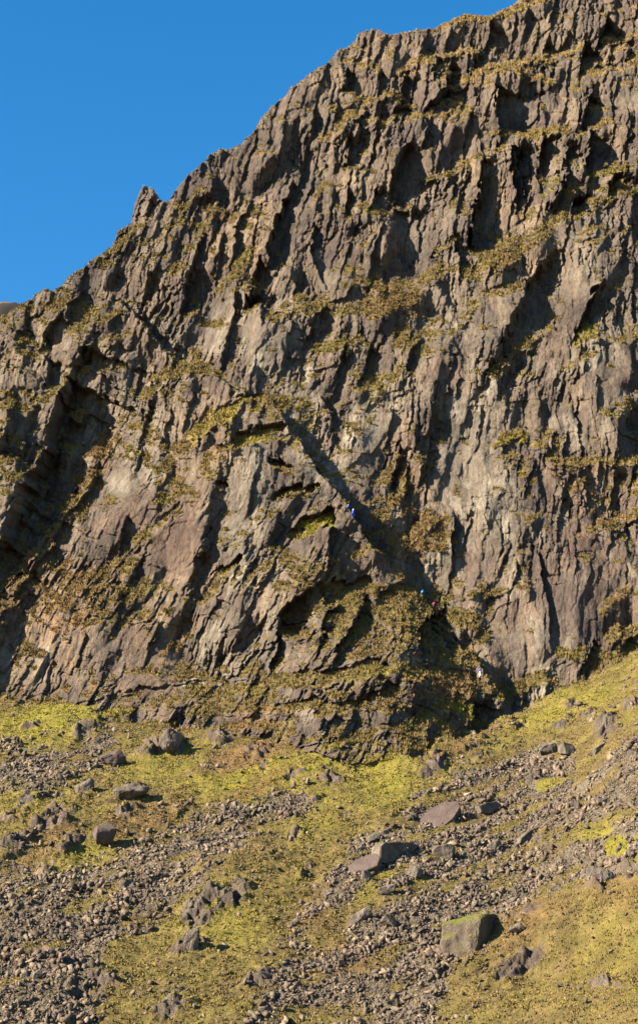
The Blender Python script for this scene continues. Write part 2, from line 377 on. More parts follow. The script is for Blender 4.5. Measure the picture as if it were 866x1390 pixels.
RUST = [(480,1290,60,30,-40,.5),(360,1060,60,12,-25,.6),(640,1010,60,10,-30,.5),(200,1110,60,20,-30,.5),(700,1300,60,20,-10,.5),(60,1150,50,20,-30,.5),(300,1150,60,12,-35,.5),(840,1260,50,20,-10,.4),(430,1230,30,40,20,.4),(60,810,80,50,-20,.6),(90,850,40,60,0,.8),(240,865,12,45,35,.9),(130,610,20,60,25,.6),(300,330,20,60,20,.35),(570,720,40,60,0,.5),(850,820,18,30,20,.6),(540,410,40,22,0,.6),(600,930,60,20,0,.8),
        (720,355,60,18,-20,.5),(350,975,40,16,-10,.8),(800,680,50,50,0,.4),(270,590,50,60,30,.4),(95,885,14,40,0,.9),(330,1030,60,14,-15,.9),(100,930,60,20,0,.3)]
SMOOTH = [(640,700,46,110,12),(612,480,26,80,22),(400,325,16,60,8),(345,640,30,60,8),(235,560,22,45,30),(510,590,18,60,18),(700,420,26,60,20),(440,360,24,30,0),(735,330,20,30,0),(690,140,30,30,0),(830,500,30,50,10),(160,690,40,60,30),(75,470,22,30,0),(420,730,24,24,0),(300,430,24,50,10),(345,460,18,40,5),(770,420,26,50,20),(545,340,30,55,0),(650,780,28,50,15),(790,800,55,90,0),(240,730,35,80,15),(190,900,80,40,25),(700,860,50,50,0),(375,310,22,70,20),(560,240,20,40,0),(390,430,20,40,0),(610,640,18,90,12)]

# arc length of crest in each column (column x shifts with the row, so follow the crest point of that column)
crest_s = np.array([np.interp(sky_py[i], py_a, s_a[:, i]) for i in range(NX)], f32)
foot_w = foot_py[None, :] + 22 * fbm(X / 7, S / 9, 60, 5, .6)
C = sst(7, -7, PY - foot_w)              # 1 on the crag, 0 on the slope
OUT = [(350,1040,22,9,-15,.9),(400,1050,20,8,-10,.9),(455,1058,24,8,-10,1),(590,1045,26,10,-20,1),(640,1012,22,10,-25,.9),(700,985,22,8,-25,.8),(760,985,18,8,-25,.8),(120,1000,24,7,-10,.8),(40,990,22,6,-10,.7),(170,1110,22,8,-25,.8),(410,1180,18,8,-25,.8),(540,1100,16,7,-25,.7),(800,975,16,7,-25,.9),(430,1085,16,6,-20,.6),(400,1130,20,7,-30,.6),(560,1065,16,7,-20,.6),(470,1110,14,7,-30,.6),(610,1055,18,8,-30,.6),(660,1075,22,8,-30,.7),(720,1060,26,9,-30,.7),(840,1180,22,8,-20,.6),(790,1235,30,8,-15,.8),(825,1225,24,9,-10,.8),(230,1110,30,8,-30,.5),(60,1180,26,8,-25,.7),(90,1150,40,12,-25,.8),(20,1110,30,10,-25,.8),(160,1160,18,8,-20,.5),(330,1130,20,7,-30,.6),(200,1230,24,8,-25,.6),(120,1265,26,8,-25,.6),(350,1330,30,14,-25,.9),(240,1370,40,16,-20,.9),(700,1340,50,14,-15,.8),(820,1350,40,14,-10,.8),(690,1100,20,6,-35,.6),(760,1170,26,7,-35,.6),(110,1065,20,10,-20,.8),(140,1062,16,9,-10,.7),(205,1018,20,13,-10,1.2),(240,1012,18,16,-10,1),(180,1082,24,12,-20,1),(115,1088,16,10,-20,.9),(15,1150,40,14,-25,1),(70,1120,40,16,-25,1.1),(20,1238,22,12,-20,.9),
       (172,1200,20,8,-30,.6),(275,1238,36,22,-30,1.3),(318,1222,28,18,-30,1.3),(255,1285,34,20,-10,1.3),(370,1165,14,9,-20,.7),(822,998,18,22,10,1.2),(852,968,16,16,0,.8),(728,1135,20,8,-30,.7),(790,1075,20,10,-20,.6),
       (300,1000,26,16,-10,1),(345,1020,22,14,-10,.8),(60,1035,30,8,-15,.5),(775,960,16,10,0,.7),(855,1240,30,10,-10,.7),(800,1270,26,8,-10,.8),(705,1240,16,10,0,.5),(650,1030,20,10,-20,.7),(700,1290,40,9,-10,.8),(480,1000,20,20,0,.8),
       (850,1040,16,10,-30,.6),(40,1090,30,12,-25,.7),(130,1340,40,20,-10,.9),(560,1370,30,14,0,.8)]
outm = np.zeros_like(PX)
for (x, y, rx, ry, a, k) in OUT:
    outm = np.maximum(outm, .8 * k * blob(x, y, rx * .85, ry * .8, a, .6, WX, WY))
rockm = np.maximum(C, np.clip(outm, 0, 1))
SCREE = [
 [(20,1010),(75,1003),(150,998),(160,1020),(120,1050),(70,1078),(0,1075),(-120,1100),(-120,1060),(0,1035)],
 [(-120,1200),(0,1182),(80,1176),(140,1172),(200,1136),(270,1110),(350,1086),(433,1072),(445,1090),(370,1120),(300,1180),(250,1215),(200,1245),(150,1290),(120,1450),(-120,1450)],
 [(640,1042),(720,1010),(780,1035),(800,1060),(866,1000),(990,960),(990,1200),(866,1222),(780,1240),(690,1275),(610,1300),(600,1450),(300,1450),(375,1300),(430,1215),(470,1165),(520,1125),(560,1090)],
]
screem = np.zeros_like(PX)
for p in SCREE: screem = np.maximum(screem, poly_mask(p, PX + 26 * W1 + 16 * (WXs - PX) / 3.5, PY + 26 * W2, 16))
NOSC = [(810,1130,26,12,-20),(835,1150,20,14,-20),(500,1215,44,14,-40),(570,1200,20,8,-30),(120,1225,44,10,-20),(700,1110,60,6,-30),(745,1060,22,10,-20),(850,1110,20,10,0),(445,1270,30,30,0),(690,1160,40,5,-35),
        (630,1190,50,5,-35),(180,1280,40,9,-30),(590,1085,16,8,-30),(60,1290,40,7,-20),(760,1190,30,6,-30),(600,1262,16,7,0),(380,1220,22,60,20)]
for (x, y, rx, ry, a) in NOSC: screem *= 1 - .9 * blob(x, y, rx, ry, a, .5, WX, WY)
par, per = X * .8 + S * .6, S * .8 - X * .6
streak = fbm(par / 26, per / 3.0, 66, 4)
n_sc = .5 * fbm(X / 5, S / 9, 61, 4) + 1.3 * streak
screem = np.clip(screem * (.5 + 1.5 * np.clip(n_sc + .2, -.35, 1)), 0, 1) * (1 - rockm)
screem = np.maximum(screem, .35 * sst(.2, .45, fbm(par / 14, per / 2.5, 62, 4)) * (1 - rockm))

# ------------------------------------------------------------------ relief
smooth = np.zeros_like(PX)
for (x, y, rx, ry, a) in SMOOTH: smooth = np.maximum(smooth, blob(x, y, rx, ry, a, .4, WX, WY))
amp = 1 - .8 * smooth

# the grain of the rock leans up to the right, most in the lower left
fine = fbm((X - .35 * S) * 1.6, S * .8, 54, 3)
mesoL = fbm(X / 15, S / 25, 55, 3)
n_reg = sst(-.18, .42, fbm(X / 12, S / 14, 57, 3)); n_reg2 = sst(-.18, .38, fbm(X / 20 + 5, S / 22, 58, 3))       # more broken in some places than in others

depth = np.zeros_like(PX)                # in metres, traced features
lw = WXs, WYs
def drop(pts, c=.98, e=2.6, R=None, long=False):
    pad = 60 + (R or 0)
    r = seg_field(pts, pad, *lw)
    if r is None: return
    sdv, wv_, ov, sl = r
    D = c * wv_
    RR = (R if R else 2.0 * wv_ + 14)
    pos = -D * sst(0, 1, sdv / e) * np.clip(1 - (sdv - e) / RR, 0, 1)
    neg = .42 * D * np.exp(np.minimum(sdv, 0) / (wv_ * 1.3 + 5))
    v = np.where(sdv > 0, pos + neg * 0 + .42 * D * (1 - sst(0, 1, sdv / e)), neg)
    v *= np.exp(-np.maximum(ov, 0) / 4.0)
    depth[sl] += v * MPP[sl]
for p in DROPS: drop(p)
jr = random.Random(3)
for p, c, e, R in BIG:
    q = []
    for a, b in zip(p[:-1], p[1:]):
        n = max(1, int(math.hypot(b[0] - a[0], b[1] - a[1]) / 9))
        for k in range(n):
            t = k / n; o = jr.uniform(-3.2, 3.2) * (k > 0)
            dx, dy = b[0] - a[0], b[1] - a[1]; L = math.hypot(dx, dy)
            q.append((a[0] + dx * t + o * dy / L, a[1] + dy * t - o * dx / L, (a[2] + (b[2] - a[2]) * t) * jr.uniform(.75, 1.25)))
    q.append(p[-1])
    drop(q, c, e, R)

led = np.zeros_like(PX)
ledw = [WXs, WYs]
for p in LEDGES:
    q = p if p[0][0] <= p[-1][0] else p[::-1]
    r = seg_field(q, 70, *ledw)
    if r is None: continue
    sdv, wv_, ov, sl = r                 # travelling to the right: recessed side = above
    wv_ = wv_ * .85
    T = .95 * wv_
    f = sst(-.55, .55, sdv / wv_)        # 0 below the ledge, 1 above it
    up = np.clip(1 - (sdv - .5 * wv_) / (3.2 * wv_), 0, 1)
    dn = np.clip(1 + (sdv + .5 * wv_) / (1.6 * wv_), 0, 1)
    v = np.where(sdv > 0, -(f - .5) * T * up, (.5 - f) * T * dn)
    fade = np.exp(-np.maximum(ov, 0) / 7.0)
    depth[sl] += v * fade * MPP[sl]
    band = sst(1.0, .55, np.abs(sdv / wv_)) * np.clip(1 - ov / 10, 0, 1)
    led[sl] = np.maximum(led[sl], band)

calm = 1 - .55 * np.clip(blur(np.minimum(np.abs(depth), 2.2), 5) / 1.6, 0, 1)      # the big steps stay readable
relief = 1.55 * b1 * (.5 + .5 * amp) * calm + (.2 + .45 * n_reg2) * b2 * amp * calm + (.35 + .8 * n_reg2) * c2 * amp * calm + (.22 + .5 * n_reg) * c3 * (.3 + .7 * amp) + (.08 + .24 * n_reg) * c4 * (.3 + .7 * amp) + (.06 + .28 * n_reg) * b3 * (.3 + .7 * amp) + (.04 + .16 * n_reg) * b4 * (.4 + .6 * amp) + (.035 + .13 * n_reg) * b5 * (.4 + .6 * amp) + .08 * fine * amp + 4.2 * mesoL
relief = relief + 8 * blob(390, 745, 105, 190, -16, .9, WX, WY) + 2.5 * blob(560, 900, 80, 60, 20, .9, WX, WY)
c1, _ = pillars(X - .16 * S + 1.3 * gnoise(X / 12, S / 20, 99) + .35 * gnoise(X / 1.6, S / 2.4, 100), S + .6 * gnoise(X / 3, S / 3, 94), 2.9, 15, 61, .5, 1.2)
relief = relief + .75 * c1 * sst(480, 300, PY) * (.35 + .65 * amp)
lowcrag = sst(940, 975, PY)
crag = depth + relief * (1 + .15 * lowcrag) 
# the crag's upper edge: keep relief modest right at the crest so the skyline holds
sN = S - crest_s[None, :]
nearc = sst(-14, 0, sN)
crag = crag * (1 - .45 * nearc)
led_s = led * (1 - .5 * nearc)
crag = crag * (1 - .45 * led_s) + led_s * (.45 * fbm(X / 8, S / 8, 63, 2))

slope = 1.3 * fbm(X / 16, S / 22, 70, 4) + .35 * fbm(X / 3, S / 3, 71, 4) + .14 * fbm(X * .9, S * .7, 72, 3)
o2, oi2 = blocks(X - .25 * S + wu2 * .4, S + .3 * X + wv2 * .4, 3.4, 2.8, 201, kr=4.5, kl=2, kt=.8, kb=3.5, tilt=.7)
o3, oi3 = blocks(X - .2 * S + (oi2 - .5) * 2, S + .3 * X, 1.3, 1.0, 202, kr=4, kl=2, kt=1, kb=3, tilt=.8)
slope = slope + outm * (.8 + 1.2 * o2 + .55 * o3 + .2 * b5) + .22 * fbm(par / 8, per / 1.1, 74, 3)
# green knolls: right of centre, bottom right corner, lower left
KN = [(780,1275,130,44,-14,5.5),(330,1200,60,50,-30,1.6),(860,1010,60,40,-30,2.2),(560,1020,50,22,0,2.0),(120,1120,90,30,-20,1.2),(120,980,90,26,-10,1.0),(760,1420,160,60,0,3)]
for (x, y, rx, ry, a, k) in KN: slope = slope + k * blob(x, y, rx, ry, a, .9)
terr = sst(.0, .5, fbm(X / 4, S / 1.6, 73, 3))
slope = slope + .22 * terr * (1 - screem)
slope = slope + screem * (.22 * blocks(U, V, .7, .7, 75)[0] + .4 * fbm(X / 2.0, S / 2.0, 76, 3))

disp_dirC = np.array([0, -.965, -.26]); disp_dirS = np.array([0, -.50, .86])
bendn = sst(30, -40, PY - foot_w)
Dm = C * crag + (1 - C) * slope
# surface positions
over = np.maximum(sN, 0)
ssb = S - over
# base point at arc length ssb
yy = np.empty(S.shape); zz = np.empty(S.shape)
for i in range(NX):
    yy[:, i] = np.interp(ssb[:, i], s_a[::-1, i], yb[::-1, i]); zz[:, i] = np.interp(ssb[:, i], s_a[::-1, i], zb[::-1, i])
PL = math.radians(15)
ov2 = over * 1.3
yy = yy + ov2 * math.cos(PL); zz = zz + ov2 * math.sin(PL)
Cc = C
dy_ = Cc * disp_dirC[1] + (1 - Cc) * disp_dirS[1]; dz_ = Cc * disp_dirC[2] + (1 - Cc) * disp_dirS[2]
over_f = sst(0, 5, over)
crest_rag = (b3 * .5 + b2 * .6) * sst(9, 0, np.abs(sN)) * .8
Yw = yy + Dm * dy_ * (1 - .7 * over_f)
Zw = zz + Dm * dz_ * (1 - over_f) + over_f * .3 * Dm + crest_rag * .7
Xw = X + 0
P = np.stack([Xw, Yw, Zw], -1).astype(f32)

# normals on the grid
gx = np.gradient(P, axis=1); gy = np.gradient(P, axis=0)
N = np.cross(gx, -gy)
N /= np.linalg.norm(N, axis=-1, keepdims=True) + 1e-9
NZ = N[..., 2]
# a smoothed normal for deciding where plants can hold
NZb = blur(NZ.astype(np.float64), 2).astype(f32)

vn = fbm(X / 3.0, S / 3.0, 80, 4); vn2 = fbm(X / 1.1, S / 1.1, 81, 3)
vreg = fbm(X / 18, S / 14, 82, 3)
VEGPATCH = [(330,962,70,7,-5,.6),(480,945,60,8,5,.6),(420,1000,60,8,0,.6),(560,960,50,10,0,.6),(600,1005,50,9,-15,.7),(140,965,80,6,0,.5),(250,975,60,5,-5,.5),(530,420,50,34,0,.7),(575,730,50,60,0,.6),(560,650,26,50,0,.5),(480,790,70,50,0,.6),(590,830,60,30,0,.7),(600,930,80,26,0,.6),(300,600,80,50,-20,.45),(90,820,90,60,-20,.45),(250,330,40,50,30,.35),
            (820,650,60,50,0,.4),(120,640,16,80,28,.7),(440,950,120,20,0,.25),(330,350,20,50,25,.3),(690,350,80,20,-15,.5),(230,540,40,80,25,.45),(640,860,20,50,0,.6),(100,540,30,30,0,.4),(220,700,20,60,25,.4),(850,880,40,50,0,.6),(640,980,60,14,0,.3),
            (70,430,60,30,0,.4),(400,650,30,30,0,.3),(660,20,60,14,-15,.8),(500,60,60,12,0,.2),(150,345,50,20,-20,.6),(20,560,30,80,0,.3),(410,560,20,60,0,.3),(450,440,40,20,0,.3), (340,560,60,24,-20,.5)]
vp = np.zeros_like(PX)
for (x, y, rx, ry, a, k) in VEGPATCH: vp = np.maximum(vp, k * blob(x, y, rx, ry, a, .7, WX, WY))
veg_c = sst(.42, .62, NZb + .30 * vn + .16 * vn2 + .16 * vreg + .42 * vp - .10 * smooth - .07 * lowcrag)
veg_c = np.maximum(veg_c, led * sst(-.25, .1, vn + .6 * vn2 + .15))
veg_c = veg_c * sst(.02, .2, NZb + .1 * vn)
out_v = sst(.62, .80, NZb + .3 * vn)
veg = np.where(C > .5, veg_c, (1 - np.clip(outm * 1.3, 0, 1) * (1 - out_v)))
veg = np.clip(np.where(C > .5, veg, veg * (1 - screem)), 0, 1)
pale = np.zeros_like(PX); purple = np.zeros_like(PX); rust = np.zeros_like(PX)
for (x, y, rx, ry, a, k) in PALE: pale = np.maximum(pale, k * blob(x, y, rx, ry, a, .6, WX, WY))
for (x, y, rx, ry, a, k) in PURPLE: purple = np.maximum(purple, k * blob(x, y, rx, ry, a, .5, WX, WY))
for (x, y, rx, ry, a, k) in RUST: rust = np.maximum(rust, k * blob(x, y, rx, ry, a, .6, WX, WY))
pale = np.clip(1.0 * pale * (.55 + 1.2 * (id3 - .3)) + .3 * (id3 > .85) * (PY > 430), 0, 1)
purple = np.clip(purple + .5 * (id2 - .5), 0, 1)
GREEN = [(60,985,90,26,-10,.9),(110,1170,60,16,-20,.6),(360,1050,110,26,-12,.9),(220,1040,60,20,-20,.5),(520,1060,60,40,0,.6),(760,965,80,20,-20,.6),(830,1145,40,24,0,1),(560,915,60,12,0,.4),(300,575,50,30,-15,.8),(430,715,30,14,0,1),(330,590,40,20,0,.7),
         (640,965,50,20,0,.8),(745,1070,30,10,0,.7),(450,490,30,20,0,.3),(790,450,20,20,0,.6),(700,600,20,10,0,.8),(530,1180,60,30,-30,.5),(420,1100,50,40,0,.4),(860,1300,60,60,0,.2),(860,1200,40,14,0,.5),(300,1260,60,40,0,.4),(770,240,60,20,-10,.5),(60,1090,60,30,0,.3)]
green = np.zeros_like(PX)
for (x, y, rx, ry, a, k) in GREEN: green = np.maximum(green, k * blob(x, y, rx, ry, a, .8, WX, WY))
green = np.clip(green + .12 * (C < .5) + .35 * fbm(X / 6, S / 6, 90, 3) + .35 * streak * (C < .5) - .3 * rust, 0, 1)
gold = np.clip(sst(260, 60, PY) * .9 + .4 * fbm(X / 9, S / 9, 91, 3) + rust * .3, 0, 1)

# ------------------------------------------------------------------ meshes from the grid
def grid_mesh(name, facemask, mat, smooth_shade=True):
    idx = np.arange(NX * NY).reshape(NY, NX)
    a = idx[:-1, :-1][facemask]; b = idx[1:, :-1][facemask]; c = idx[1:, 1:][facemask]; d = idx[:-1, 1:][facemask]
    q = np.stack([a, b, c, d], 1)
    used = np.zeros(NX * NY, bool); used[q.ravel()] = True
    remap = np.cumsum(used) - 1
    q = remap[q]
    me = bpy.data.meshes.new(name)
    n = int(used.sum())
    me.vertices.add(n); me.vertices.foreach_set('co', P.reshape(-1, 3)[used].ravel())
    me.loops.add(q.size); me.loops.foreach_set('vertex_index', q.ravel().astype(np.int32))
    me.polygons.add(len(q)); me.polygons.foreach_set('loop_start', np.arange(0, q.size, 4, dtype=np.int32))
    me.polygons.foreach_set('loop_total', np.full(len(q), 4, np.int32)) if False else None
    me.update(calc_edges=True)
    if smooth_shade: me.polygons.foreach_set('use_smooth', np.ones(len(q), bool))
    for nm, chans in (("cover", (veg, screem, green)), ("stain", (pale, purple, rust)), ("kind", (gold, id2, id1))):
        col = np.ones((n, 4), f32)
        for k, ch in enumerate(chans): col[:, k] = ch.ravel()[used]
        at = me.attributes.new(nm, 'FLOAT_COLOR', 'POINT')
        at.data.foreach_set('color', col.ravel())
    me.materials.append(mat)
    o = bpy.data.objects.new(name, me)
    sc.collection.objects.link(o)
    return o

class NT:
    def __init__(self, name):
        self.m = bpy.data.materials.new(name); self.m.use_nodes = True
        self.t = self.m.node_tree; self.t.nodes.clear()
        self.out = self.t.nodes.new('ShaderNodeOutputMaterial')
        self.b = self.t.nodes.new('ShaderNodeBsdfPrincipled')
        self.b.inputs['Roughness'].default_value = .9
        self.b.inputs['Specular IOR Level'].default_value = .2
        self.t.links.new(self.b.outputs[0], self.out.inputs[0])
        self.geo = self.t.nodes.new('ShaderNodeNewGeometry')
    def n(self, ty, **kw):
        nd = self.t.nodes.new(ty)
        for k, v in kw.items(): setattr(nd, k, v)
        return nd
    def l(self, a, b): self.t.links.new(a, b)
    def noise(self, scale, sv=(1, 1, 1), detail=4, rough=.55, obj=False):
        mp = self.n('ShaderNodeMapping'); mp.inputs['Scale'].default_value = sv
        mp.inputs['Rotation'].default_value = (0, 0, 0)
        if obj:
            tc = self.n('ShaderNodeTexCoord'); self.l(tc.outputs['Object'], mp.inputs[0])
        else: self.l(self.geo.outputs['Position'], mp.inputs[0])
        nz = self.n('ShaderNodeTexNoise'); nz.inputs['Scale'].default_value = scale
        nz.inputs['Detail'].default_value = detail; nz.inputs['Roughness'].default_value = rough
        self.l(mp.outputs[0], nz.inputs['Vector'])
        return nz.outputs[0]
    def ramp(self, fac, stops):
        r = self.n('ShaderNodeValToRGB')
        e = r.color_ramp.elements
        while len(e) < len(stops): e.new(.5)
        for i, (p, c) in enumerate(stops):
            e[i].position = p; e[i].color = (*c, 1) if len(c) == 3 else c
        self.l(fac, r.inputs[0]); return r.outputs[0]
    def mix(self, fac, a, b, mode='MIX'):
        m = self.n('ShaderNodeMix', data_type='RGBA', blend_type=mode)
        if isinstance(fac, (int, float)): m.inputs[0].default_value = fac
        else: self.l(fac, m.inputs[0])
        for k, v in ((6, a), (7, b)):
            if isinstance(v, tuple): m.inputs[k].default_value = (*v, 1)
            else: self.l(v, m.inputs[k])
        return m.outputs[2]
    def math(self, op, a, b=None, clamp=False):
        m = self.n('ShaderNodeMath', operation=op, use_clamp=clamp)
        for k, v in ((0, a), (1, b)):
            if v is None: continue
            if isinstance(v, (int, float)): m.inputs[k].default_value = v
            else: self.l(v, m.inputs[k])
        return m.outputs[0]
    def attr(self, name):
        a = self.n('ShaderNodeAttribute', attribute_name=name)
        s = self.n('ShaderNodeSeparateColor'); self.l(a.outputs['Color'], s.inputs[0])
        return s.outputs
    def bump(self, h, dist, strength=1.0, prev=None):
        b = self.n('ShaderNodeBump'); b.inputs['Distance'].default_value = dist; b.inputs['Strength'].default_value = strength
        self.l(h, b.inputs['Height'])
        if prev: self.l(prev, b.inputs['Normal'])
        return b.outputs[0]

def rock_colour(t, obj=False):
    n1 = t.noise(.25, (1, 1, .35), 5, .6, obj); n2 = t.noise(1.4, (1, 1, .4), 5, .65, obj); n3 = t.noise(7, (1, 1, .6), 3, .6, obj)
    base = t.ramp(n1, [(.25, (.046, .038, .034)), (.5, (.088, .072, .060)), (.75, (.145, .121, .096))])
    sp = t.ramp(n2, [(.3, (.55, .53, .55)), (.5, (1, 1, 1)), (.7, (1.25, 1.2, 1.1))])
    c = t.mix(1.0, base, sp, 'MULTIPLY')
    sp3 = t.ramp(n3, [(.3, (.75, .75, .75)), (.7, (1.2, 1.2, 1.2))])
    c = t.mix(1.0, c, sp3, 'MULTIPLY')
    st = t.ramp(t.noise(.8, (1.3, 1, .12), 5, .7, obj), [(.35, (.62, .6, .62)), (.5, (1, 1, 1)), (.68, (1.12, 1.1, 1.05))])   # water streaks
    c = t.mix(.8, c, st, 'MULTIPLY')
    vo = t.n('ShaderNodeTexVoronoi'); vo.inputs['Scale'].default_value = 1.7                 # lichen spots
    if obj:
        tc = t.n('ShaderNodeTexCoord'); t.l(tc.outputs['Object'], vo.inputs['Vector'])
    else: t.l(t.geo.outputs['Position'], vo.inputs['Vector'])
    sp = t.ramp(t.math('ADD', vo.outputs['Distance'], t.math('MULTIPLY', n3, .35)), [(.30, (1, 1, 1)), (.36, (0, 0, 0))])
    c = t.mix(t.math('MULTIPLY', sp, .35), c, (.21, .19, .14))
    return c, n2, n3

def veg_colour(t, green_, rust_, gold_):
    n1 = t.noise(.35, (1, 1, 1.4), 6, .7); n2 = t.noise(4.5, (1, 1, 1), 3, .6)
    olive = t.ramp(n1, [(.3, (.05, .037, .014)), (.5, (.10, .076, .027)), (.7, (.16, .12, .05))])
    grn = t.ramp(n1, [(.3, (.10, .096, .012)), (.7, (.21, .18, .026))])
    rst = t.ramp(n1, [(.3, (.08, .042, .02)), (.7, (.165, .098, .045))])
    gld = t.ramp(n1, [(.3, (.11, .075, .028)), (.7, (.23, .155, .062))])
    c = t.mix(green_, olive, grn)
    c = t.mix(t.math('MULTIPLY', gold_, .8), c, gld)
    c = t.mix(t.math('MULTIPLY', rust_, .75), c, rst)
    v = t.ramp(n2, [(.3, (.7, .68, .66)), (.5, (1, 1, 1)), (.7, (1.28, 1.24, 1.15))])
    return t.mix(1.0, c, v, 'MULTIPLY')

def ground_material(name):
    t = NT(name)
    cov = t.attr('cover'); st = t.attr('stain'); kd = t.attr('kind')
    rock, n2, n3 = rock_colour(t)
    rock = t.mix(t.math('MULTIPLY', st[1], .6), rock, t.mix(1.0, rock, (1.05, .88, .86), 'MULTIPLY'))
    idv = t.ramp(kd[1], [(0, (.78, .78, .80)), (1, (1.18, 1.14, 1.06))])
    rock = t.mix(1.0, rock, idv, 'MULTIPLY')
    rock = t.mix(1.0, rock, t.ramp(kd[2], [(0, (.80, .80, .84)), (.35, (1, .94, .92)), (.7, (1.0, 1.0, 1.0)), (1, (1.3, 1.24, 1.12))]), 'MULTIPLY')
    rock = t.mix(t.math('MULTIPLY', st[0], .8), rock, t.ramp(n2, [(.3, (.12, .104, .082)), (.7, (.28, .245, .19))]))
    rock = t.mix(t.math('MULTIPLY', t.math('MULTIPLY', st[2], .3), t.math('GREATER_THAN', n2, .5)), rock, (.26, .14, .06))
    scr = t.ramp(t.noise(3.5, (1, 1, 1), 3, .7), [(.3, (.05, .04, .03)), (.5, (.11, .09, .066)), (.7, (.19, .155, .11))])
    c = t.mix(cov[1], rock, scr)
    vc = veg_colour(t, cov[2], st[2], kd[0])
    edge = t.math('ADD', cov[0], t.math('MULTIPLY', t.math('SUBTRACT', t.noise(2.6, (1, 1, 1), 4, .65), .5), .9))
    vf = t.ramp(edge, [(.38, (0, 0, 0)), (.6, (1, 1, 1))])
    c = t.mix(vf, c, vc)
    t.l(c, t.b.inputs['Base Color'])
    bp = t.bump(t.noise(1.6, (1, 1, .45), 6, .75), .7, 1.0)
    bp = t.bump(t.noise(6, (1, 1, .7), 3, .7), .12, .8, bp)
    t.l(bp, t.b.inputs['Normal'])
    t.b.inputs['Roughness'].default_value = .95
    return t.m

mat_ground = ground_material('crag_and_slope')
fm_keep = (sN < 30)
k4 = fm_keep[:-1, :-1] & fm_keep[1:, :-1] & fm_keep[1:, 1:] & fm_keep[:-1, 1:]
cm = C[:-1, :-1] > .5
cliff = grid_mesh('cliff', k4 & cm, mat_ground); cliff['kind'] = 'structure'
slope_o = grid_mesh('scree_slope', k4 & ~cm, mat_ground); slope_o['kind'] = 'structure'

# the same crag and slope carried on to either side, outside the photograph
def shoulder(side):
    col = 0 if side < 0 else NX - 1
    rows = np.where(sN[:, col] < 30)[0][::3]
    if rows[-1] != NY - 1: rows = np.append(rows, NY - 1)
    offs = np.concatenate([[0, .5], np.arange(1.5, 30, 1.2), np.arange(31, 160, 3.5)])
    e = P[rows, col].astype(float)
    base_y = np.convolve(np.pad(e[:, 1], 8, mode='edge'), np.ones(17) / 17, 'valid')
    base_z = np.convolve(np.pad(e[:, 2], 8, mode='edge'), np.ones(17) / 17, 'valid')
    k = sst(0, 6, offs)[None, :]
    x = e[:, :1] + side * offs[None, :]
    ss = S[rows, col][:, None] + 0 * x
    c = C[rows, col][:, None]
    bb = blocks(x - .2 * ss, ss, 5, 9, 301)[0] + .5 * blocks(x - .2 * ss, ss, 2, 3.5, 302)[0]
    d = (c * (1.6 * bb + 3 * fbm(x / 20, ss / 25, 303, 4)) + (1 - c) * 1.2 * fbm(x / 9, ss / 9, 304, 4)) * k
    y = e[:, 1:2] * (1 - k) + base_y[:, None] * k - d * (c * .96 + (1 - c) * .5)
    z = e[:, 2:3] * (1 - k) + base_z[:, None] * k - d * (c * .26 - (1 - c) * .86)
    ny, nx = x.shape
    v = np.stack([x, y, z], -1).reshape(-1, 3)
    idx = np.arange(ny * nx).reshape(ny, nx)
    q = np.stack([idx[:-1, :-1], idx[1:, :-1], idx[1:, 1:], idx[:-1, 1:]], -1).reshape(-1, 4)
    if side < 0: q = q[:, ::-1]
    me = bpy.data.meshes.new('hillside'); me.from_pydata(v.tolist(), [], q.tolist()); me.update()
    me.polygons.foreach_set('use_smooth', np.ones(len(q), bool))
    vg = np.where(c > .5, sst(-.1, .3, fbm(x / 5, ss / 3, 305, 4)) * .8, sst(.3, -.1, fbm(x / 12, ss / 5, 306, 4)))
    for nm, ch in (("cover", (vg, (1 - c) * (1 - vg), .5 + 0 * x)), ("stain", (0 * x, 0 * x, 0 * x)), ("kind", (.2 + 0 * x, .5 + 0 * x, .5 + 0 * x))):
        cc = np.ones((ny * nx, 4), f32)
        for a in range(3): cc[:, a] = ch[a].ravel()
        at_ = me.attributes.new(nm, 'FLOAT_COLOR', 'POINT'); at_.data.foreach_set('color', cc.ravel())
    me.materials.append(mat_ground)
    o = bpy.data.objects.new('hillside', me); sc.collection.objects.link(o); o['kind'] = 'structure'
shoulder(-1); shoulder(1)

# ------------------------------------------------------------------ simple sheets: valley floor, foot apron, far hill
def simple_ground_mat(name):
    t = NT(name)
    n1 = t.noise(.05, (1, 1, 1), 6, .6); n2 = t.noise(.7, (1, 1, 1), 5, .7)
    c = t.ramp(n1, [(.3, (.065, .055, .018)), (.5, (.11, .09, .03)), (.7, (.10, .08, .055))])
    c = t.mix(1.0, c, t.ramp(n2, [(.3, (.55, .55, .55)), (.7, (1.3, 1.25, 1.2))]), 'MULTIPLY')
    t.l(c, t.b.inputs['Base Color'])
    t.l(t.bump(n2, .8, .8), t.b.inputs['Normal'])
    return t.m
mat_far = simple_ground_mat('moorland')
def sheet(name, xs, ys, zf, mat, kind='structure'):
    xx, y2 = np.meshgrid(xs, ys)
    z2 = zf(xx, y2)
    v = np.stack([xx, y2, z2], -1).reshape(-1, 3)
    nx, ny = len(xs), len(ys)
    idx = np.arange(nx * ny).reshape(ny, nx)
    q = np.stack([idx[:-1, :-1], idx[:-1, 1:], idx[1:, 1:], idx[1:, :-1]], -1).reshape(-1, 4)
    me = bpy.data.meshes.new(name)
    me.from_pydata(v.tolist(), [], q.tolist()); me.update()
    me.polygons.foreach_set('use_smooth', np.ones(len(q), bool))
    me.materials.append(mat)
    o = bpy.data.objects.new(name, me); sc.collection.objects.link(o); o['kind'] = kind
    return o
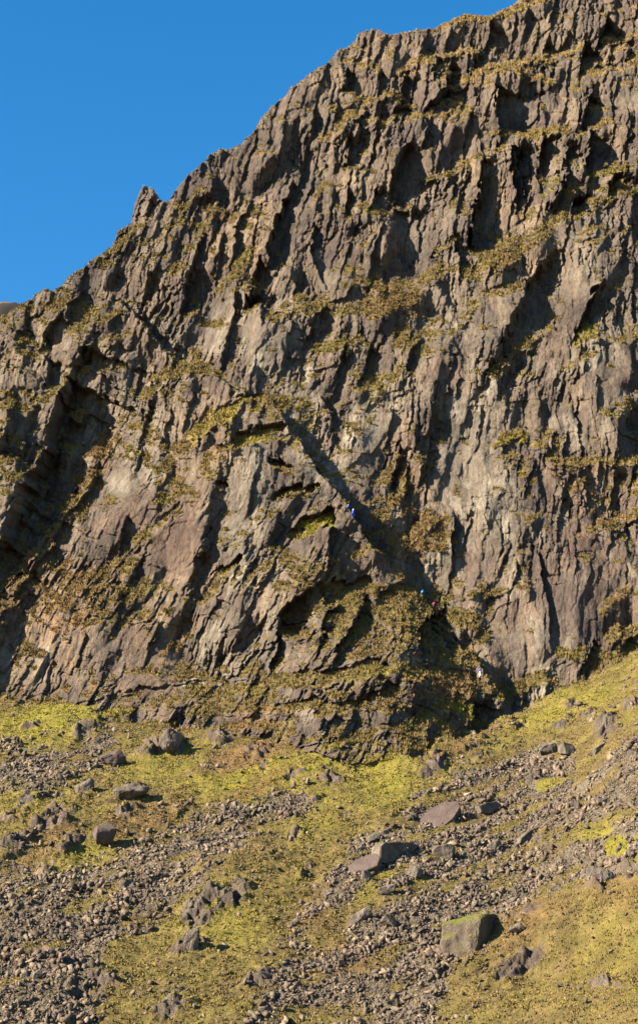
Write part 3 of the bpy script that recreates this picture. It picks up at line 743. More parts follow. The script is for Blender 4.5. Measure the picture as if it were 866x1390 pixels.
ybot = float(yb[-1].mean()); zbot = float(zb[-1].mean())
def zfl(x, y):
    z = np.where(y < ybot, np.maximum(0, zbot - (ybot - y) * TS), zbot)
    z = np.where(y > ybot - 4, zbot - 4 * TS - (y - ybot + 4) * .5 , z)    # dips under the slope sheet
    z = z + .5 * fbm(x / 14, y / 14, 5, 3) * (y < ybot) * sst(0, 40, np.abs(y)) * (np.abs(x) < 200)
    side = sst(70, 330, np.abs(x))
    return z - .0 * side
sheet('valley_floor', np.concatenate([[-3000, -1200, -500], np.arange(-240, 241, 4.), [500, 1200, 3000]]),
      np.concatenate([[-3000, -1000, -300], np.arange(-60, ybot + 8, 2.5)]), zfl, mat_far)
# hillside shoulders either side so the crag does not end in the air
def far_z(x, y):
    r = np.clip((y - 560) / 130, 0, 1)
    z = 120 + 224 * sst(0, 1, r) - .16 * (x + 134) + 5 * fbm(x / 60, y / 60, 6, 5) + 6 * fbm(x / 9, y / 14, 7, 4)
    z = z * 1.0
    return z
tf = NT('far_hill_shaded_rock')
sp_ = tf.n('ShaderNodeSeparateXYZ'); tf.l(tf.geo.outputs['Normal'], sp_.inputs[0])
f_ = tf.ramp(tf.math('ADD', sp_.outputs[2], tf.math('MULTIPLY', tf.math('SUBTRACT', tf.noise(.15, (1, 1, 1), 5, .6), .5), .7)), [(.82, (0, 0, 0)), (.92, (1, 1, 1))])
tf.l(tf.mix(f_, (.018, .015, .013), (.10, .075, .03)), tf.b.inputs['Base Color'])  # steep rock coloured nearly black to stand in for shade; flatter tops gold
far = sheet('far_hill', np.linspace(-420, -60, 150), np.linspace(500, 760, 150), far_z, tf.m)

# ------------------------------------------------------------------ placing things on the surface
def at(px, py):
    j = int(round((py - py_a[0]) / STEP)); i = int(round((px - px_a[0]) / STEP))
    j = min(max(j, 0), NY - 1); i = min(max(i, 0), NX - 1)
    return Vector(P[j, i].tolist()), Vector(N[j, i].tolist())
camv = np.array([0, 0, CAMZ])
# projected picture position of every grid point, so a thing can be set down on the surface seen at a spot
rel = P - camv
fwd = rel[..., 1] * math.cos(PITCH) + rel[..., 2] * math.sin(PITCH)
upc = -rel[..., 1] * math.sin(PITCH) + rel[..., 2] * math.cos(PITCH)
QX = CX + F * rel[..., 0] / fwd; QY = CY - F * upc / fwd
def seen(px, py):
    j = int(round((py - py_a[0]) / STEP)); i = int(round((px - px_a[0]) / STEP))
    J0, J1, I0, I1 = max(0, j - 60), min(NY, j + 60), max(0, i - 25), min(NX, i + 25)
    d = np.hypot(QX[J0:J1, I0:I1] - px, QY[J0:J1, I0:I1] - py)
    cand = np.argwhere(d < 1.2)
    if len(cand) == 0: cand = [np.unravel_index(d.argmin(), d.shape)]
    best = min(cand, key=lambda c: fwd[J0 + c[0], I0 + c[1]])
    j, i = J0 + best[0], I0 + best[1]
    return Vector(P[j, i].tolist()), Vector(N[j, i].tolist()), float(fwd[j, i] / F)

def hull_rock(seed, n=14, sx=1, sy=1, sz=1, boxy=.55):
    r = random.Random(seed)
    bm = bmesh.new()
    for _ in range(n):
        v = Vector((r.gauss(0, 1), r.gauss(0, 1), r.gauss(0, 1))).normalized()
        m = max(abs(v.x), abs(v.y), abs(v.z))
        v = v * ((1 - boxy) + boxy / m) * r.uniform(.88, 1.08)
        bm.verts.new((v.x * sx * .5, v.y * sy * .5, v.z * sz * .5))
    bmesh.ops.convex_hull(bm, input=bm.verts)
    loose = [v for v in bm.verts if not v.link_faces]
    bmesh.ops.delete(bm, geom=loose, context='VERTS')
    return bm

def bm_arrays(bm):
    bmesh.ops.triangulate(bm, faces=bm.faces)
    bm.verts.index_update()
    v = np.array([tuple(x.co) for x in bm.verts], f32); t = np.array([[q.index for q in f.verts] for f in bm.faces], np.int64)
    bm.free(); return v, t

def merged(name, parts, cols, mat, smooth_shade=False):
    """parts: list of (V (k,n,3), T (m,3)) batches -> ONE mesh"""
    vs, ts, cs = [], [], []; off = 0
    for (V_, T_), c in zip(parts, cols):
        k, n, _ = V_.shape
        vs.append(V_.reshape(-1, 3))
        ts.append((T_[None] + (np.arange(k) * n)[:, None, None]).reshape(-1, 3) + off)
        cs.append(np.repeat(c, n, 0)); off += k * n
    V_ = np.concatenate(vs).astype(f32); T_ = np.concatenate(ts); C_ = np.concatenate(cs)
    me = bpy.data.meshes.new(name)
    me.vertices.add(len(V_)); me.vertices.foreach_set('co', V_.ravel())
    me.loops.add(T_.size); me.loops.foreach_set('vertex_index', T_.ravel().astype(np.int32))
    me.polygons.add(len(T_)); me.polygons.foreach_set('loop_start', np.arange(0, T_.size, 3, dtype=np.int32))
    me.update(calc_edges=True)
    at_ = me.attributes.new('tint', 'FLOAT_COLOR', 'POINT')
    at_.data.foreach_set('color', np.concatenate([C_, np.ones((len(C_), 1))], 1).astype(f32).ravel())
    me.materials.append(mat)
    o = bpy.data.objects.new(name, me); sc.collection.objects.link(o)
    return o

def rand_rot(n):
    q = rng.normal(size=(n, 4)); q /= np.linalg.norm(q, axis=1, keepdims=True)
    a, b, c, d = q.T
    return np.stack([np.stack([1-2*(c*c+d*d), 2*(b*c-a*d), 2*(b*d+a*c)], -1), np.stack([2*(b*c+a*d), 1-2*(b*b+d*d), 2*(c*d-a*b)], -1),
                     np.stack([2*(b*d-a*c), 2*(c*d+a*b), 1-2*(b*b+c*c)], -1)], 1)

def stone_mat(name, tint=False, obj=False, moss=0.0, bias=0.0, dark=1.0):
    t = NT(name)
    rock, n2, n3 = rock_colour(t, obj)
    if dark != 1: rock = t.mix(1.0, rock, (dark, dark * .97, dark * .88), 'MULTIPLY')
    if tint:
        a = t.n('ShaderNodeAttribute', attribute_name='tint')
        rock = t.mix(1.0, rock, a.outputs['Color'], 'MULTIPLY')
    if moss > 0:
        sp = t.n('ShaderNodeSeparateXYZ'); t.l(t.geo.outputs['Normal'], sp.inputs[0])
        f = t.math('ADD', t.math('ADD', sp.outputs[2], bias), t.math('MULTIPLY', t.math('SUBTRACT', t.noise(.9, (1, 1, 1), 5, .65), .5), 1.6))
        f = t.ramp(f, [(.72, (0, 0, 0)), (.92, (moss,) * 3)])
        rock = t.mix(f, rock, t.ramp(n3, [(.3, (.035, .04, .008)), (.7, (.10, .10, .02))]))
    t.l(rock, t.b.inputs['Base Color'])
    t.l(t.bump(n3, .12, .7, t.bump(t.noise(1.5, (1, 1, 1), 5, .7), .3, .6)), t.b.inputs['Normal'])
    return t.m
mat_scree = stone_mat('scree_stone', tint=True)

# small scree, past counting
ncell = (~(C > .5)) & (sN < 0) & (PX > -60) & (PX < 930)
wgt = np.where(ncell, screem ** 1.5 * (.35 + 1.3 * sst(-.3, .4, fbm(X / 2.5, S / 2.5, 92, 3))) + .03 * sst(0, .4, fbm(X / 7, S / 7, 93, 3)) + .006, 0) * (MPP / MPP.max()) ** 2 * sst(1.02, .5, led * 0 + .3)
wflat = (wgt / wgt.sum()).ravel()
NST = 100000
pick = rng.choice(wflat.size, NST, p=wflat)
pos = P.reshape(-1, 3)[pick].astype(np.float64) + rng.normal(0, .05, (NST, 3)); nor = N.reshape(-1, 3)[pick]
sz = .092 * (1 - rng.random(NST)) ** (-.5); sz = np.clip(sz, .09, .7)
size_zone = .75 + .55 * sst(-.2, .3, fbm(X / 10, S / 8, 77, 3)).ravel()[pick]
sz *= size_zone
kinds = [bm_arrays(hull_rock(100 + k, 9, 1.6, 1.05, .6, boxy=.85)) for k in range(8)]
parts, cols = [], []
which = rng.integers(0, 8, NST)
for k, (v, tt) in enumerate(kinds):
    m = which == k
    R = rand_rot(m.sum())
    vv = np.einsum('kij,nj->kni', R, v) * sz[m][:, None, None] + (pos[m] + nor[m] * (sz[m] * .22)[:, None])[:, None]
    b = rng.uniform(.7, 1.6, m.sum())
    parts.append((vv, tt)); cols.append(np.stack([b * rng.uniform(1, 1.12, m.sum()), b, b * rng.uniform(.82, .98, m.sum())], 1))
st_o = merged('scree', parts, cols, mat_scree)
st_o['kind'] = 'stuff'; st_o['label'] = 'small grey broken stones covering the slope below the crag'; st_o['category'] = 'scree'

# grass and heather tufts
tm = NT('grass_blades')
ta = tm.n('ShaderNodeAttribute', attribute_name='tint'); tm.l(ta.outputs['Color'], tm.b.inputs['Base Color'])
tm.b.inputs['Roughness'].default_value = 1
def tuft(seed, nb, hgt, spread):
    r = random.Random(seed); v = []; t = []
    for k in range(nb):
        a = r.uniform(0, 6.283); rr = r.uniform(0, spread); bx, by = rr * math.cos(a), rr * math.sin(a)
        a2 = r.uniform(0, 6.283); wd = r.uniform(.05, .10); h = hgt * r.uniform(.6, 1)
        lx, ly = .35 * h * math.cos(a), .35 * h * math.sin(a)
        i = len(v)
        v += [(bx - wd * math.cos(a2), by - wd * math.sin(a2), -.05), (bx + wd * math.cos(a2), by + wd * math.sin(a2), -.05), (bx + lx, by + ly, h)]
        t.append((i, i + 1, i + 2))
    return np.array(v, f32), np.array(t, np.int64)
def scatter_tufts(name, wgt, n, hgt, spread, nb, colfun, label, cat, lift=0):
    wf = (wgt / wgt.sum()).ravel()
    pick = rng.choice(wf.size, n, p=wf)
    pos = P.reshape(-1, 3)[pick].astype(np.float64) + rng.normal(0, .04, (n, 3)); nr = N.reshape(-1, 3)[pick]
    up = nr * .45 + np.array([0, 0, .75]); up /= np.linalg.norm(up, axis=1, keepdims=True)
    cols_ = colfun(pick)
    which = rng.integers(0, 6, n); parts = []; cols = []
    for k in range(6):
        v, tt = tuft(k + 50, nb, hgt, spread); m = which == k; kk = m.sum()
        a = rng.uniform(0, 6.283, kk); s = rng.uniform(.6, 1.5, kk)
        t1 = np.cross(up[m], np.stack([np.cos(a), np.sin(a), np.zeros(kk)], 1)); t1 /= np.linalg.norm(t1, axis=1, keepdims=True) + 1e-9
        t2 = np.cross(up[m], t1)
        B = np.stack([t1, t2, up[m]], -1)
        parts.append((np.einsum('kij,nj->kni', B, v) * s[:, None, None] + pos[m][:, None], tt)); cols.append(cols_[m])
    o = merged(name, parts, cols, tm.m)
    o['kind'] = 'stuff'; o['label'] = label; o['category'] = cat
    return o
gr_, ru_, go_ = green.ravel(), rust.ravel(), gold.ravel()
def gcol(pick):
    n = len(pick); g = gr_[pick][:, None]; ru = ru_[pick][:, None]; go = go_[pick][:, None]
    c = np.array([.16, .12, .045]) * (1 - g) + np.array([.21, .19, .026]) * g
    c = c * (1 - .7 * go) + np.array([.30, .21, .085]) * .7 * go
    rr = np.clip(ru * .8 * (rng.random((n, 1)) < .7) + .7 * (rng.random((n, 1)) < .10), 0, 1)
    c = c * (1 - rr) + np.array([.20, .115, .055]) * rr
    return c * np.where(C.ravel()[pick] > .5, .74, .85)[:, None] * rng.uniform(.8, 1.2, (n, 1))
area = (MPP / MPP.max()) ** 2
inview = (PX > -50) & (PX < 920) & (sN < 6)
scatter_tufts('grass', np.where((C < .5) & inview, (veg ** 2) * area * (.3 + sst(-.2, .4, vn)), 0), 34000, .15, .2, 5, gcol,
              'short yellow green hill grass covering the slope between the stones', 'grass')
scatter_tufts('heather', np.where((C > .5) & inview & (veg > .35), veg ** 2 * area * (.25 + sst(-.2, .4, vn2)), 0), 60000, .34, .32, 7, gcol,
              'olive and brown heather and grass growing on the ledges of the crag', 'heather')

# ------------------------------------------------------------------ boulders
def boulder_mesh(name, seed, dims, mat, n=16, sub=3, rough=.05, boxy=.6):
    bm = hull_rock(seed, n, *dims, boxy=boxy)
    bmesh.ops.triangulate(bm, faces=bm.faces)
    bmesh.ops.bevel(bm, geom=[e for e in bm.edges], offset=.035 * max(dims), segments=1, affect='EDGES', clamp_overlap=True)
    bmesh.ops.triangulate(bm, faces=bm.faces)
    bmesh.ops.subdivide_edges(bm, edges=bm.edges, cuts=sub, use_grid_fill=True)
    v = np.array([tuple(x.co) for x in bm.verts])
    m = max(dims)
    a = fbm(v[:, 0] / m * 4 + seed, (v[:, 1] + v[:, 2]) / m * 4, seed, 4) + fbm(v[:, 2] / m * 5, (v[:, 1] - v[:, 0]) / m * 5 + seed, seed + 3, 4)
    bm.normal_update()
    for x, k in zip(list(bm.verts), a): x.co += x.normal * float(k) * rough * m
    me = bpy.data.meshes.new(name); bm.to_mesh(me); bm.free()
    me.materials.append(mat)
    return me

def put(name, me, p, label, cat, rot=(0, 0, 0), group=None, scale=1):
    o = bpy.data.objects.new(name, me); sc.collection.objects.link(o)
    o.location = p; o.rotation_euler = rot; o.scale = (scale,) * 3
    o['label'] = label; o['category'] = cat
    if group: o['group'] = group
    return o

mat_b = stone_mat('boulder_stone', obj=True, moss=.5)
mat_mossy = stone_mat('mossy_boulder_stone', obj=True, moss=1.0, bias=.45, dark=.75)
def purple_mat():
    t = NT('purple_slab_stone')
    n = t.noise(.6, (1, 1, 1), 5, .6, True); n2 = t.noise(5, (1, 1, 1), 4, .7, True)
    c = t.ramp(n, [(.3, (.056, .042, .038)), (.7, (.09, .068, .060))])
    c = t.mix(1.0, c, t.ramp(n2, [(.3, (.8, .8, .8)), (.7, (1.15, 1.12, 1.1))]), 'MULTIPLY')
    t.l(c, t.b.inputs['Base Color']); t.l(t.bump(n2, .1, .5, t.bump(n, .3, .4)), t.b.inputs['Normal'])
    return t.m
mat_purple = purple_mat()

def slab_mesh(name, outline, thick, mat, seed=1, rough=.05):
    """flat stone: outline (metres, x/z in its own plane), thick along local y, front face at y=0 facing -y"""
    bm = bmesh.new()
    fr = [bm.verts.new((x, 0, z)) for x, z in outline]
    cx_ = sum(x for x, z in outline) / len(outline); cz_ = sum(z for x, z in outline) / len(outline)
    bk = [bm.verts.new((cx_ + (x - cx_) * 1.04, thick, cz_ + (z - cz_) * 1.04)) for x, z in outline]
    n = len(outline)
    f = bm.faces.new(fr); bm.faces.new(bk[::-1])
    for i in range(n): bm.faces.new((fr[i], bk[i], bk[(i + 1) % n], fr[(i + 1) % n]))
    bmesh.ops.recalc_face_normals(bm, faces=bm.faces)
    bmesh.ops.bevel(bm, geom=[e for e in bm.edges], offset=.09, segments=1, affect='EDGES', clamp_overlap=True)
    bmesh.ops.triangulate(bm, faces=bm.faces)
    for _ in range(3):
        es = [e for e in bm.edges if e.calc_length() > .45]
        bmesh.ops.subdivide_edges(bm, edges=es, cuts=1)
        bmesh.ops.triangulate(bm, faces=bm.faces)
    v = np.array([tuple(x.co) for x in bm.verts])
    a = fbm(v[:, 0] * .7 + seed, (v[:, 2] + v[:, 1]) * .7, seed, 5)
    bm.normal_update()
    for x, k in zip(list(bm.verts), a): x.co += x.normal * float(k) * rough * 3
    me = bpy.data.meshes.new(name); bm.to_mesh(me); bm.free(); me.materials.append(mat)
    return me

def px_outline(pts, cx_, cy_, m):       # photo outline to metres in the slab's own plane
    return [((x - cx_) * m, -(y - cy_) * m * 1.0) for x, y in pts]

def slab(name, pts, label, mat, thick=1.2, tilt=35, yaw=0, lift=.5, seed=1, cat='boulder'):
    cx_ = sum(p[0] for p in pts) / len(pts); cy_ = sum(p[1] for p in pts) / len(pts)
    p, nrm, m = seen(cx_, cy_)
    ol = px_outline(pts, cx_, cy_, m)
    st = 1 / math.cos(math.radians(tilt) + math.radians(12))   # its face leans back, so it is longer than it looks
    ol = [(x / math.cos(math.radians(yaw)), z * st) for x, z in ol]
    me = slab_mesh(name, ol[::-1], thick, mat, seed)
    o = put(name, me, p + Vector((0, -1, .25)).normalized() * lift, label, cat, (math.radians(-tilt), 0, math.radians(yaw)))
    return o

slab('slab_boulder', [(564,1125),(567,1136),(580,1139),(596,1130),(615,1114),(624,1100),(621,1092),(604,1092),(590,1097),(573,1110)],
     'large smooth purplish oval slab lying flat against the scree', mat_purple, 1.0, 38, -8, .9, 3)
slab('slab_boulder', [(472,1178),(475,1188),(483,1190),(497,1184),(512,1178),(514,1168),(505,1162),(490,1166),(478,1172)],
     'smooth brownish slab at the lower left end of the line of big slabs', mat_purple, 1.0, 34, -14, .8, 4)
slab('slab_boulder', [(516,1158),(515,1177),(524,1180),(545,1170),(560,1160),(572,1148),(560,1146),(540,1148),(522,1152)],
     'shaded upright slab with grass along its top between the two smooth slabs', mat_b, 1.6, 2, 42, 1.2, 5)
slab('slab_boulder', [(648,1100),(652,1108),(664,1108),(676,1101),(684,1094),(676,1090),(660,1094)],
     'dark thin slab right of the large oval slab', mat_b, 1.0, 10, 35, .8, 6)
slab('slab_boulder', [(702,1150),(708,1152),(722,1142),(738,1128),(733,1124),(718,1132),(706,1142)],
     'long dark edge of rock jutting from the middle of the right scree', mat_b, 1.0, 5, 38, .7, 7)

def boulder(px, py, wpx, hpx, dpx, label, mat=None, rot=(0, 0, 0), seed=0, sub=3, rough=.04, sink=.25, boxy=.6, n=16):
    p, nrm, m = seen(px, py)
    dims = (wpx * m * 1.25, dpx * m * 1.2, hpx * m * 1.3)
    me = boulder_mesh('boulder', seed, dims, mat or mat_b, sub=sub, rough=rough, boxy=boxy, n=n)
    toward = Vector((0, -.75, .5)).normalized()
    return put('boulder', me, p + toward * (.5 - sink) * dims[2] , label, 'boulder', rot)

def corner_boulder(px, py, corners, label, mat, seed, rough=.03):
    """boulder from its real corners, in photo pixels across and up, metres deep"""
    p, nrm, m = seen(px, py)
    bm = bmesh.new()
    for x, y, d in corners: bm.verts.new(((x - px) * m, d, -(y - py) * m * 1.12))
    bmesh.ops.convex_hull(bm, input=bm.verts)
    bmesh.ops.bevel(bm, geom=[e for e in bm.edges], offset=.16, segments=1, affect='EDGES', clamp_overlap=True)
    for _ in range(6):
        bmesh.ops.triangulate(bm, faces=bm.faces)
        es = [e for e in bm.edges if e.calc_length() > .22]
        if es: bmesh.ops.subdivide_edges(bm, edges=es, cuts=1)
    bmesh.ops.triangulate(bm, faces=bm.faces)
    v = np.array([tuple(x.co) for x in bm.verts])
    a = fbm(v[:, 0] * .5 + seed, (v[:, 2] + v[:, 1]) * .5, seed, 5) + .35 * fbm(v[:, 0] * 2 + v[:, 1] * 2, v[:, 2] * 1.2, seed + 9, 3)
    bm.normal_update()
    for x, k in zip(list(bm.verts), a): x.co += x.normal * float(k) * rough * 8
    me = bpy.data.meshes.new('boulder'); bm.to_mesh(me); bm.free(); me.materials.append(mat)
    return put('boulder', me, p + Vector((0, -1.2, 0)), label, 'boulder')
corner_boulder(640, 1278, [(600,1258,.3),(596,1284,-.2),(604,1306,-.4),(640,1306,-1.8),(646,1256,-1.6),(655,1247,-1.2),(676,1243,2.4),(683,1262,3),(682,1304,2.8),(640,1245,2.6),(604,1252,3.4),(600,1300,4)],
     'huge square boulder with bright moss on top and a black shaded right face', mat_mossy, 21)
boulder(805, 1197, 42, 26, 26, 'wide pale grey boulder at the right edge of the big scree', None, (.1, .2, .2), 22)
boulder(563, 1188, 16, 20, 14, 'upright brown stone just below the smooth brownish slab', None, (0, .4, .2), 23)
boulder(601, 1160, 26, 20, 18, 'rounded boulder with a dark hollow beside it below the oval slab', None, (0, .2, .4), 24)
boulder(145, 1139, 26, 24, 20, 'pinkish pointed boulder alone in bright green grass on the left', mat_purple, (.1, -.3, .4), 25, 4, .03, .1)
boulder(155, 1034, 32, 17, 20, 'pinkish flat boulder at the right edge of the upper left stone field', mat_purple, (.1, -.35, .2), 26)
boulder(178, 1082, 42, 22, 26, 'broad cracked pink brown block amid grass below the left crag foot', mat_b, (.1, -.25, .3), 27, 4)
boulder(115, 1071, 24, 17, 18, 'dark grey block left of the broad cracked block', None, (.1, -.2, .3), 28)
boulder(232, 1012, 26, 26, 20, 'grey wedge of rock with a black shaded side under the crag foot', None, (0, .25, .6), 29, 4)
boulder(768, 1022, 20, 16, 14, 'dark block near the top of the right scree', None, (0, .2, .5), 30)
boulder(742, 1020, 26, 14, 16, 'flat grey boulder at the top of the right scree', None, (0, -.2, .1), 31)
boulder(817, 1092, 18, 14, 14, 'blocky boulder in the upper right scree beside the green patch', None, (0, .2, .5), 32)
boulder(808, 1020, 28, 10, 14, 'long narrow stone in grass near the right crag', None, (0, -.55, .1), 33)
boulder(496, 1193, 13, 14, 10, 'small brown stone under the left smooth slab', None, (0, .3, .2), 34)
boulder(490, 1247, 34, 14, 16, 'long grey block low in the central scree', None, (0, -.5, .2), 35)
boulder(528, 1255, 18, 16, 12, 'dark squarish block in the low central scree', None, (0, .1, .5), 36)
boulder(525, 1210, 24, 12, 12, 'flat grey stone above the dark squarish block', None, (0, -.4, .2), 37)
boulder(670, 1150, 20, 9, 10, 'thin tilted stone in the middle of the right scree', None, (0, -.6, .2), 38)
boulder(780, 1095, 16, 12, 12, 'square shaded stone left of the blocky boulder', None, (0, .2, .6), 39)
boulder(262, 1284, 18, 30, 12, 'pale triangular stone standing below the lowest outcrop', None, (.1, .3, .3), 40, 4)
boulder(700, 1262, 22, 10, 12, 'low grey stone right of the mossy boulder', None, (0, -.3, .3), 41)
boulder(505, 1140, 20, 10, 12, 'grey stone above the line of big slabs', None, (0, -.4, .2), 42)

# loose blocks of the scree that are big enough to tell apart
ZONES = [
 ((640, 866, 1020, 1120), 18, 'loose grey block in the scree between the oval slab and the right edge', 'blocks in the upper right scree'),
 ((640, 866, 1120, 1240), 42, 'loose grey block in the dark scree above the mossy boulder', 'blocks in the lower right scree'),
 ((560, 660, 1100, 1230), 22, 'loose grey block in the scree directly under the oval slab', 'blocks under the oval slab'),
 ((430, 560, 1110, 1210), 32, 'loose grey block in the band of stones left of the oval slab', 'blocks around the line of slabs'),
 ((340, 560, 1210, 1385), 46, 'loose grey block in the bottom central fan of scree', 'blocks in the bottom central scree'),
 ((560, 866, 1300, 1388), 14, 'loose grey block in the grass along the bottom right edge', 'blocks along the bottom right'),
 ((10, 160, 1000, 1078), 30, 'loose grey block in the upper left stone field below the crag', 'blocks in the upper left stone field'),
 ((0, 200, 1175, 1385), 34, 'loose grey block in the broad scree at the bottom left', 'blocks in the bottom left scree'),
 ((200, 433, 1075, 1200), 36, 'loose grey block in the stone stripe crossing the middle of the slope', 'blocks in the middle stone stripe'),
]
protos = [boulder_mesh('boulder', 300 + k, (1.5, 1.0, .75), mat_b, sub=1, rough=.03, boxy=.7, n=12) for k in range(7)]
scr_w = (screem ** 1.2) * ncell
for (x0, x1, y0, y1), n, lab, grp in ZONES:
    j0, j1 = [int((y - py_a[0]) / STEP) for y in (y0, y1)]; i0, i1 = [int((x - px_a[0]) / STEP) for x in (x0, x1)]
    ww = scr_w[j0:j1, i0:i1] + .002
    sel = rng.choice(ww.size, n, p=(ww / ww.sum()).ravel(), replace=False)
    for q in sel:
        j, i = j0 + q // (i1 - i0), i0 + q % (i1 - i0)
        s = float(np.clip(.46 * (1 - rng.random()) ** (-.3), .46, 1.2))
        p = Vector(P[j, i].tolist()) + Vector(N[j, i].tolist()) * .18 * s
        put('boulder', protos[int(rng.integers(0, 7))], p, lab, 'boulder',
            (rng.uniform(-.4, .4), rng.uniform(-.9, .3), rng.uniform(-.9, .9)), grp, s)

# ------------------------------------------------------------------ climbers
def flat_mat(name, col, rough=.8):
    t = NT(name)
    c = t.mix(1.0, t.ramp(t.noise(6, (1, 1, 1), 3, .6, True), [(.3, (.8, .8, .8)), (.7, (1.15, 1.15, 1.15))]), col, 'MULTIPLY')
    t.l(c, t.b.inputs['Base Color']); t.b.inputs['Roughness'].default_value = rough
    return t.m
M_SKIN = flat_mat('skin', (.48, .28, .2)); M_DARK = flat_mat('dark_cloth', (.02, .022, .03)); M_HAIR = flat_mat('dark_hair', (.03, .02, .015))
M_BLUE = flat_mat('bright_blue_cloth', (.01, .22, .85)); M_NAVY = flat_mat('royal_blue_cloth', (.02, .06, .42)); M_RED = flat_mat('red_cloth', (.45, .02, .03))
M_WHITE = flat_mat('pale_cloth', (.6, .6, .62)); M_BOOT = flat_mat('boot_leather', (.05, .035, .025))

def skin_body(name, joints, edges, mats, region):
    me = bpy.data.meshes.new(name + '_frame')
    me.from_pydata([j[0] for j in joints], edges, [])
    o = bpy.data.objects.new(name + '_frame', me); sc.collection.objects.link(o)
    md = o.modifiers.new('s', 'SKIN'); md.use_smooth_shade = True
    for k, j in enumerate(joints):
        me.skin_vertices[0].data[k].radius = (j[1], j[1]); me.skin_vertices[0].data[k].use_root = (k == 0)
    sb = o.modifiers.new('d', 'SUBSURF'); sb.levels = 2; sb.render_levels = 2
    dg = bpy.context.evaluated_depsgraph_get()
    m2 = bpy.data.meshes.new_from_object(o.evaluated_get(dg))
    bpy.data.objects.remove(o)
    m2.name = name
    m2.materials.clear()
    for m in mats: m2.materials.append(m)
    J = np.array([j[0] for j in joints]); R = [j[2] for j in joints]
    E = np.array(edges)
    A, B = J[E[:, 0]], J[E[:, 1]]
    for p in m2.polygons:
        c = np.array(p.center)
        ab = B - A; t = np.clip(((c - A) * ab).sum(1) / ((ab * ab).sum(1) + 1e-9), 0, 1)
        d = np.linalg.norm(c - (A + ab * t[:, None]), axis=1); k = int(d.argmin())
        p.material_index = R[E[k][0]] if t[k] < .5 else R[E[k][1]]
        p.use_smooth = True
    return m2

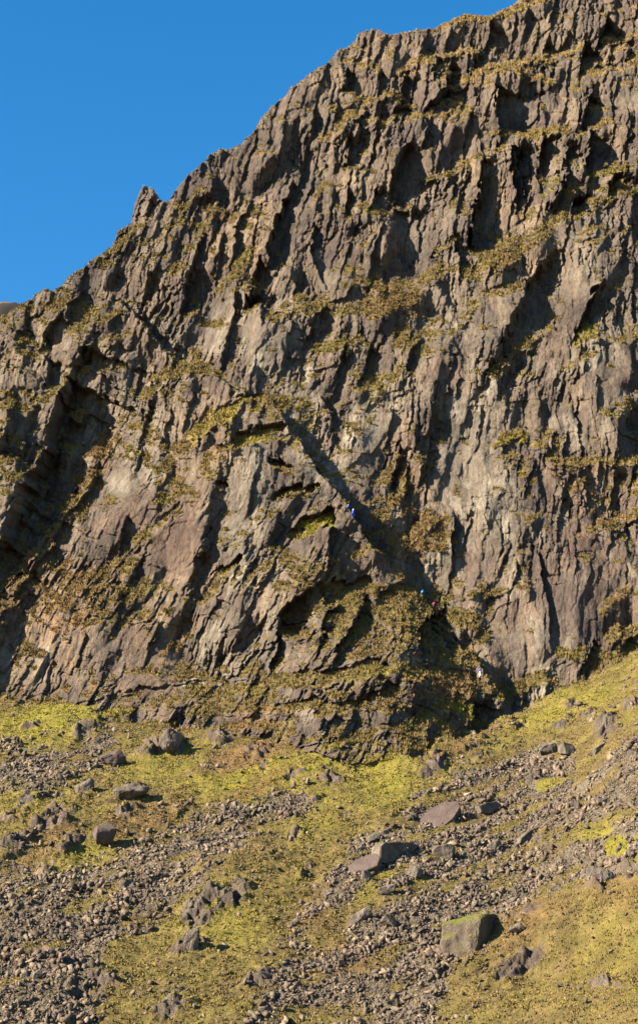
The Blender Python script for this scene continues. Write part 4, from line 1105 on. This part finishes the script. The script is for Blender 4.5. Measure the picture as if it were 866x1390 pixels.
def person(px, py, label, top, legs, headgear, pose, face=0, pack=None, dark=False):
    """pose: 'climb' steps up with hands on the rock, 'crouch' low, 'stand'"""
    # local frame: figure faces +y (into the rock), z up. material slots: 0 top 1 legs 2 skin 3 boots
    if pose == 'stand':
        pel = (0, 0, .95); ch = (0, .05, 1.28); nk = (0, .08, 1.48); hd = (0, .10, 1.64)
        kn = [(-.13, .06, .52), (.14, .16, .56)]; an = [(-.14, .0, .09), (.16, .05, .14)]
        el = [(-.30, .14, 1.12), (.31, .16, 1.15)]; ha = [(-.26, .36, 1.12), (.24, .38, 1.2)]
    elif pose == 'climb':
        pel = (0, -.02, .86); ch = (0, .16, 1.18); nk = (0, .24, 1.37); hd = (0, .30, 1.52)
        kn = [(-.14, .1, .48), (.18, .38, .80)]; an = [(-.14, -.08, .09), (.18, .24, .42)]
        el = [(-.32, .36, 1.32), (.32, .40, 1.05)]; ha = [(-.30, .58, 1.52), (.30, .62, 1.12)]
    else:
        pel = (0, -.08, .52); ch = (0, .16, .80); nk = (0, .26, .96); hd = (0, .33, 1.10)
        kn = [(-.18, .34, .50), (.18, .30, .52)]; an = [(-.16, .12, .09), (.17, .08, .09)]
        el = [(-.30, .34, .70), (.30, .36, .68)]; ha = [(-.24, .55, .56), (.22, .56, .60)]
    sh = [(-.17, ch[1] + .02, ch[2] + .12), (.17, ch[1] + .02, ch[2] + .12)]
    J = [(pel, .135, 1), (((pel[0] + ch[0]) / 2, (pel[1] + ch[1]) / 2, (pel[2] + ch[2]) / 2), .13, 0), (ch, .15, 0), (nk, .06, 2), (hd, .10, 2), ((hd[0], hd[1] + .01, hd[2] + .07), .075, 2)]
    E = [(0, 1), (1, 2), (2, 3), (3, 4), (4, 5)]
    for s in (0, 1):
        k = len(J); sx = -1 if s == 0 else 1
        hip = (pel[0] + sx * .10, pel[1], pel[2] - .06)
        J += [(hip, .10, 1), (kn[s], .066, 1), (an[s], .048, 1), ((an[s][0], an[s][1] + .15, an[s][2] - .04), .045, 3)]
        E += [(0, k), (k, k + 1), (k + 1, k + 2), (k + 2, k + 3)]
        k = len(J)
        J += [(sh[s], .075, 0), (el[s], .05, 0), (ha[s], .034, 0)]
        E += [(2, k), (k, k + 1), (k + 1, k + 2)]
        w_ = Vector(ha[s]); d = (w_ - Vector(el[s])).normalized()
        kp = len(J); J.append((tuple(w_ + d * .06), .03, 2)); E.append((k + 2, kp))
        side = d.cross(Vector((0, 0, 1))).normalized()
        for fi in range(4):
            off = side * (-.03 + .02 * fi); ln = (.06, .075, .07, .055)[fi]
            b0 = len(J)
            J += [(tuple(w_ + d * .085 + off), .0085, 2), (tuple(w_ + d * (.085 + ln * .6) + off), .008, 2), (tuple(w_ + d * (.085 + ln) + off + Vector((0, 0, -.02))), .007, 2)]
            E += [(kp, b0), (b0, b0 + 1), (b0 + 1, b0 + 2)]
        b0 = len(J); tside = side * (.045 * -sx)
        J += [(tuple(w_ + d * .06 + tside), .01, 2), (tuple(w_ + d * .10 + tside * 1.5), .008, 2)]
        E += [(kp, b0), (b0, b0 + 1)]
    me = skin_body('person', J, E, [top, legs, M_SKIN, M_BOOT], None)
    p, nrm, m = seen(px, py)
    foot = min(an[0][2], an[1][2]) - .07
    base = p + Vector((0, -.32, -.0)) - Vector((0, 0, foot))
    o = put('person', me, base, label, 'person', (0, 0, face))
    # face: nose, eyes, mouth, ears as one small child
    bm = bmesh.new()
    for (dx, dz, r, dyy) in ((0, 0, .018, .105), (-.035, .03, .012, .098), (.035, .03, .012, .098), (0, -.045, .02, .09), (-.1, 0, .022, .0), (.1, 0, .022, .0)):
        bmesh.ops.create_icosphere(bm, subdivisions=1, radius=r, matrix=Matrix.Translation((hd[0] + dx, hd[1] + dyy, hd[2] + dz)))
    fm = bpy.data.meshes.new('face'); bm.to_mesh(fm); bm.free(); fm.materials.append(M_SKIN)
    fo = bpy.data.objects.new('face', fm); sc.collection.objects.link(fo); fo.parent = o
    # hair / helmet shell
    bm = bmesh.new()
    bmesh.ops.create_uvsphere(bm, u_segments=16, v_segments=10, radius=.128, matrix=Matrix.Translation((hd[0], hd[1] - .01, hd[2] + .05)))
    bmesh.ops.delete(bm, geom=[v for v in bm.verts if v.co.z < hd[2] + .01 and v.co.y > hd[1] + .02 or v.co.z < hd[2] - .03], context='VERTS')
    hm = bpy.data.meshes.new('helmet' if headgear != M_HAIR else 'hair'); bm.to_mesh(hm); bm.free(); hm.materials.append(headgear)
    sol = bpy.data.objects.new(hm.name, hm); sc.collection.objects.link(sol); sol.parent = o
    md = sol.modifiers.new('t', 'SOLIDIFY'); md.thickness = .015
    if pack:
        bm = bmesh.new()
        mt = Matrix.Translation((ch[0], ch[1] - .2, ch[2] + .0)) @ Matrix.Rotation(-math.atan2(ch[1] - pel[1], ch[2] - pel[2]), 4, 'X') @ Matrix.Diagonal((.32, .2, .46, 1))
        bmesh.ops.create_cube(bm, size=1, matrix=mt)
        bmesh.ops.bevel(bm, geom=[e for e in bm.edges], offset=.06, segments=3, affect='EDGES')
        pm = bpy.data.meshes.new('rucksack'); bm.to_mesh(pm); bm.free(); pm.materials.append(pack)
        po = bpy.data.objects.new('rucksack', pm); sc.collection.objects.link(po); po.parent = o
    return o

person(651, 921, 'person in royal blue jacket and pale trousers climbing at the diagonal gully foot', M_NAVY, M_WHITE, M_HAIR, 'climb', .3)
person(573, 809, 'person crouching in a bright blue jacket, highest on the lower gully rocks', M_BLUE, M_DARK, M_DARK, 'crouch', -.5)
person(588, 829, 'person in navy with a red rucksack on the grassy step below the bright blue jacket', M_NAVY, M_DARK, M_DARK, 'climb', -.6, M_RED)
person(597, 841, 'person in dull red clothing in the shade below the one with the red rucksack', M_RED, M_DARK, M_HAIR, 'climb', -.3)
person(471, 695, 'person in navy with dark helmet, higher of two in upper gully shade', M_NAVY, M_DARK, M_DARK, 'climb', -.6)
person(478, 703, 'person in dark blue with pale helmet, lower of two in upper gully shade', M_NAVY, M_NAVY, M_WHITE, 'climb', -.6)
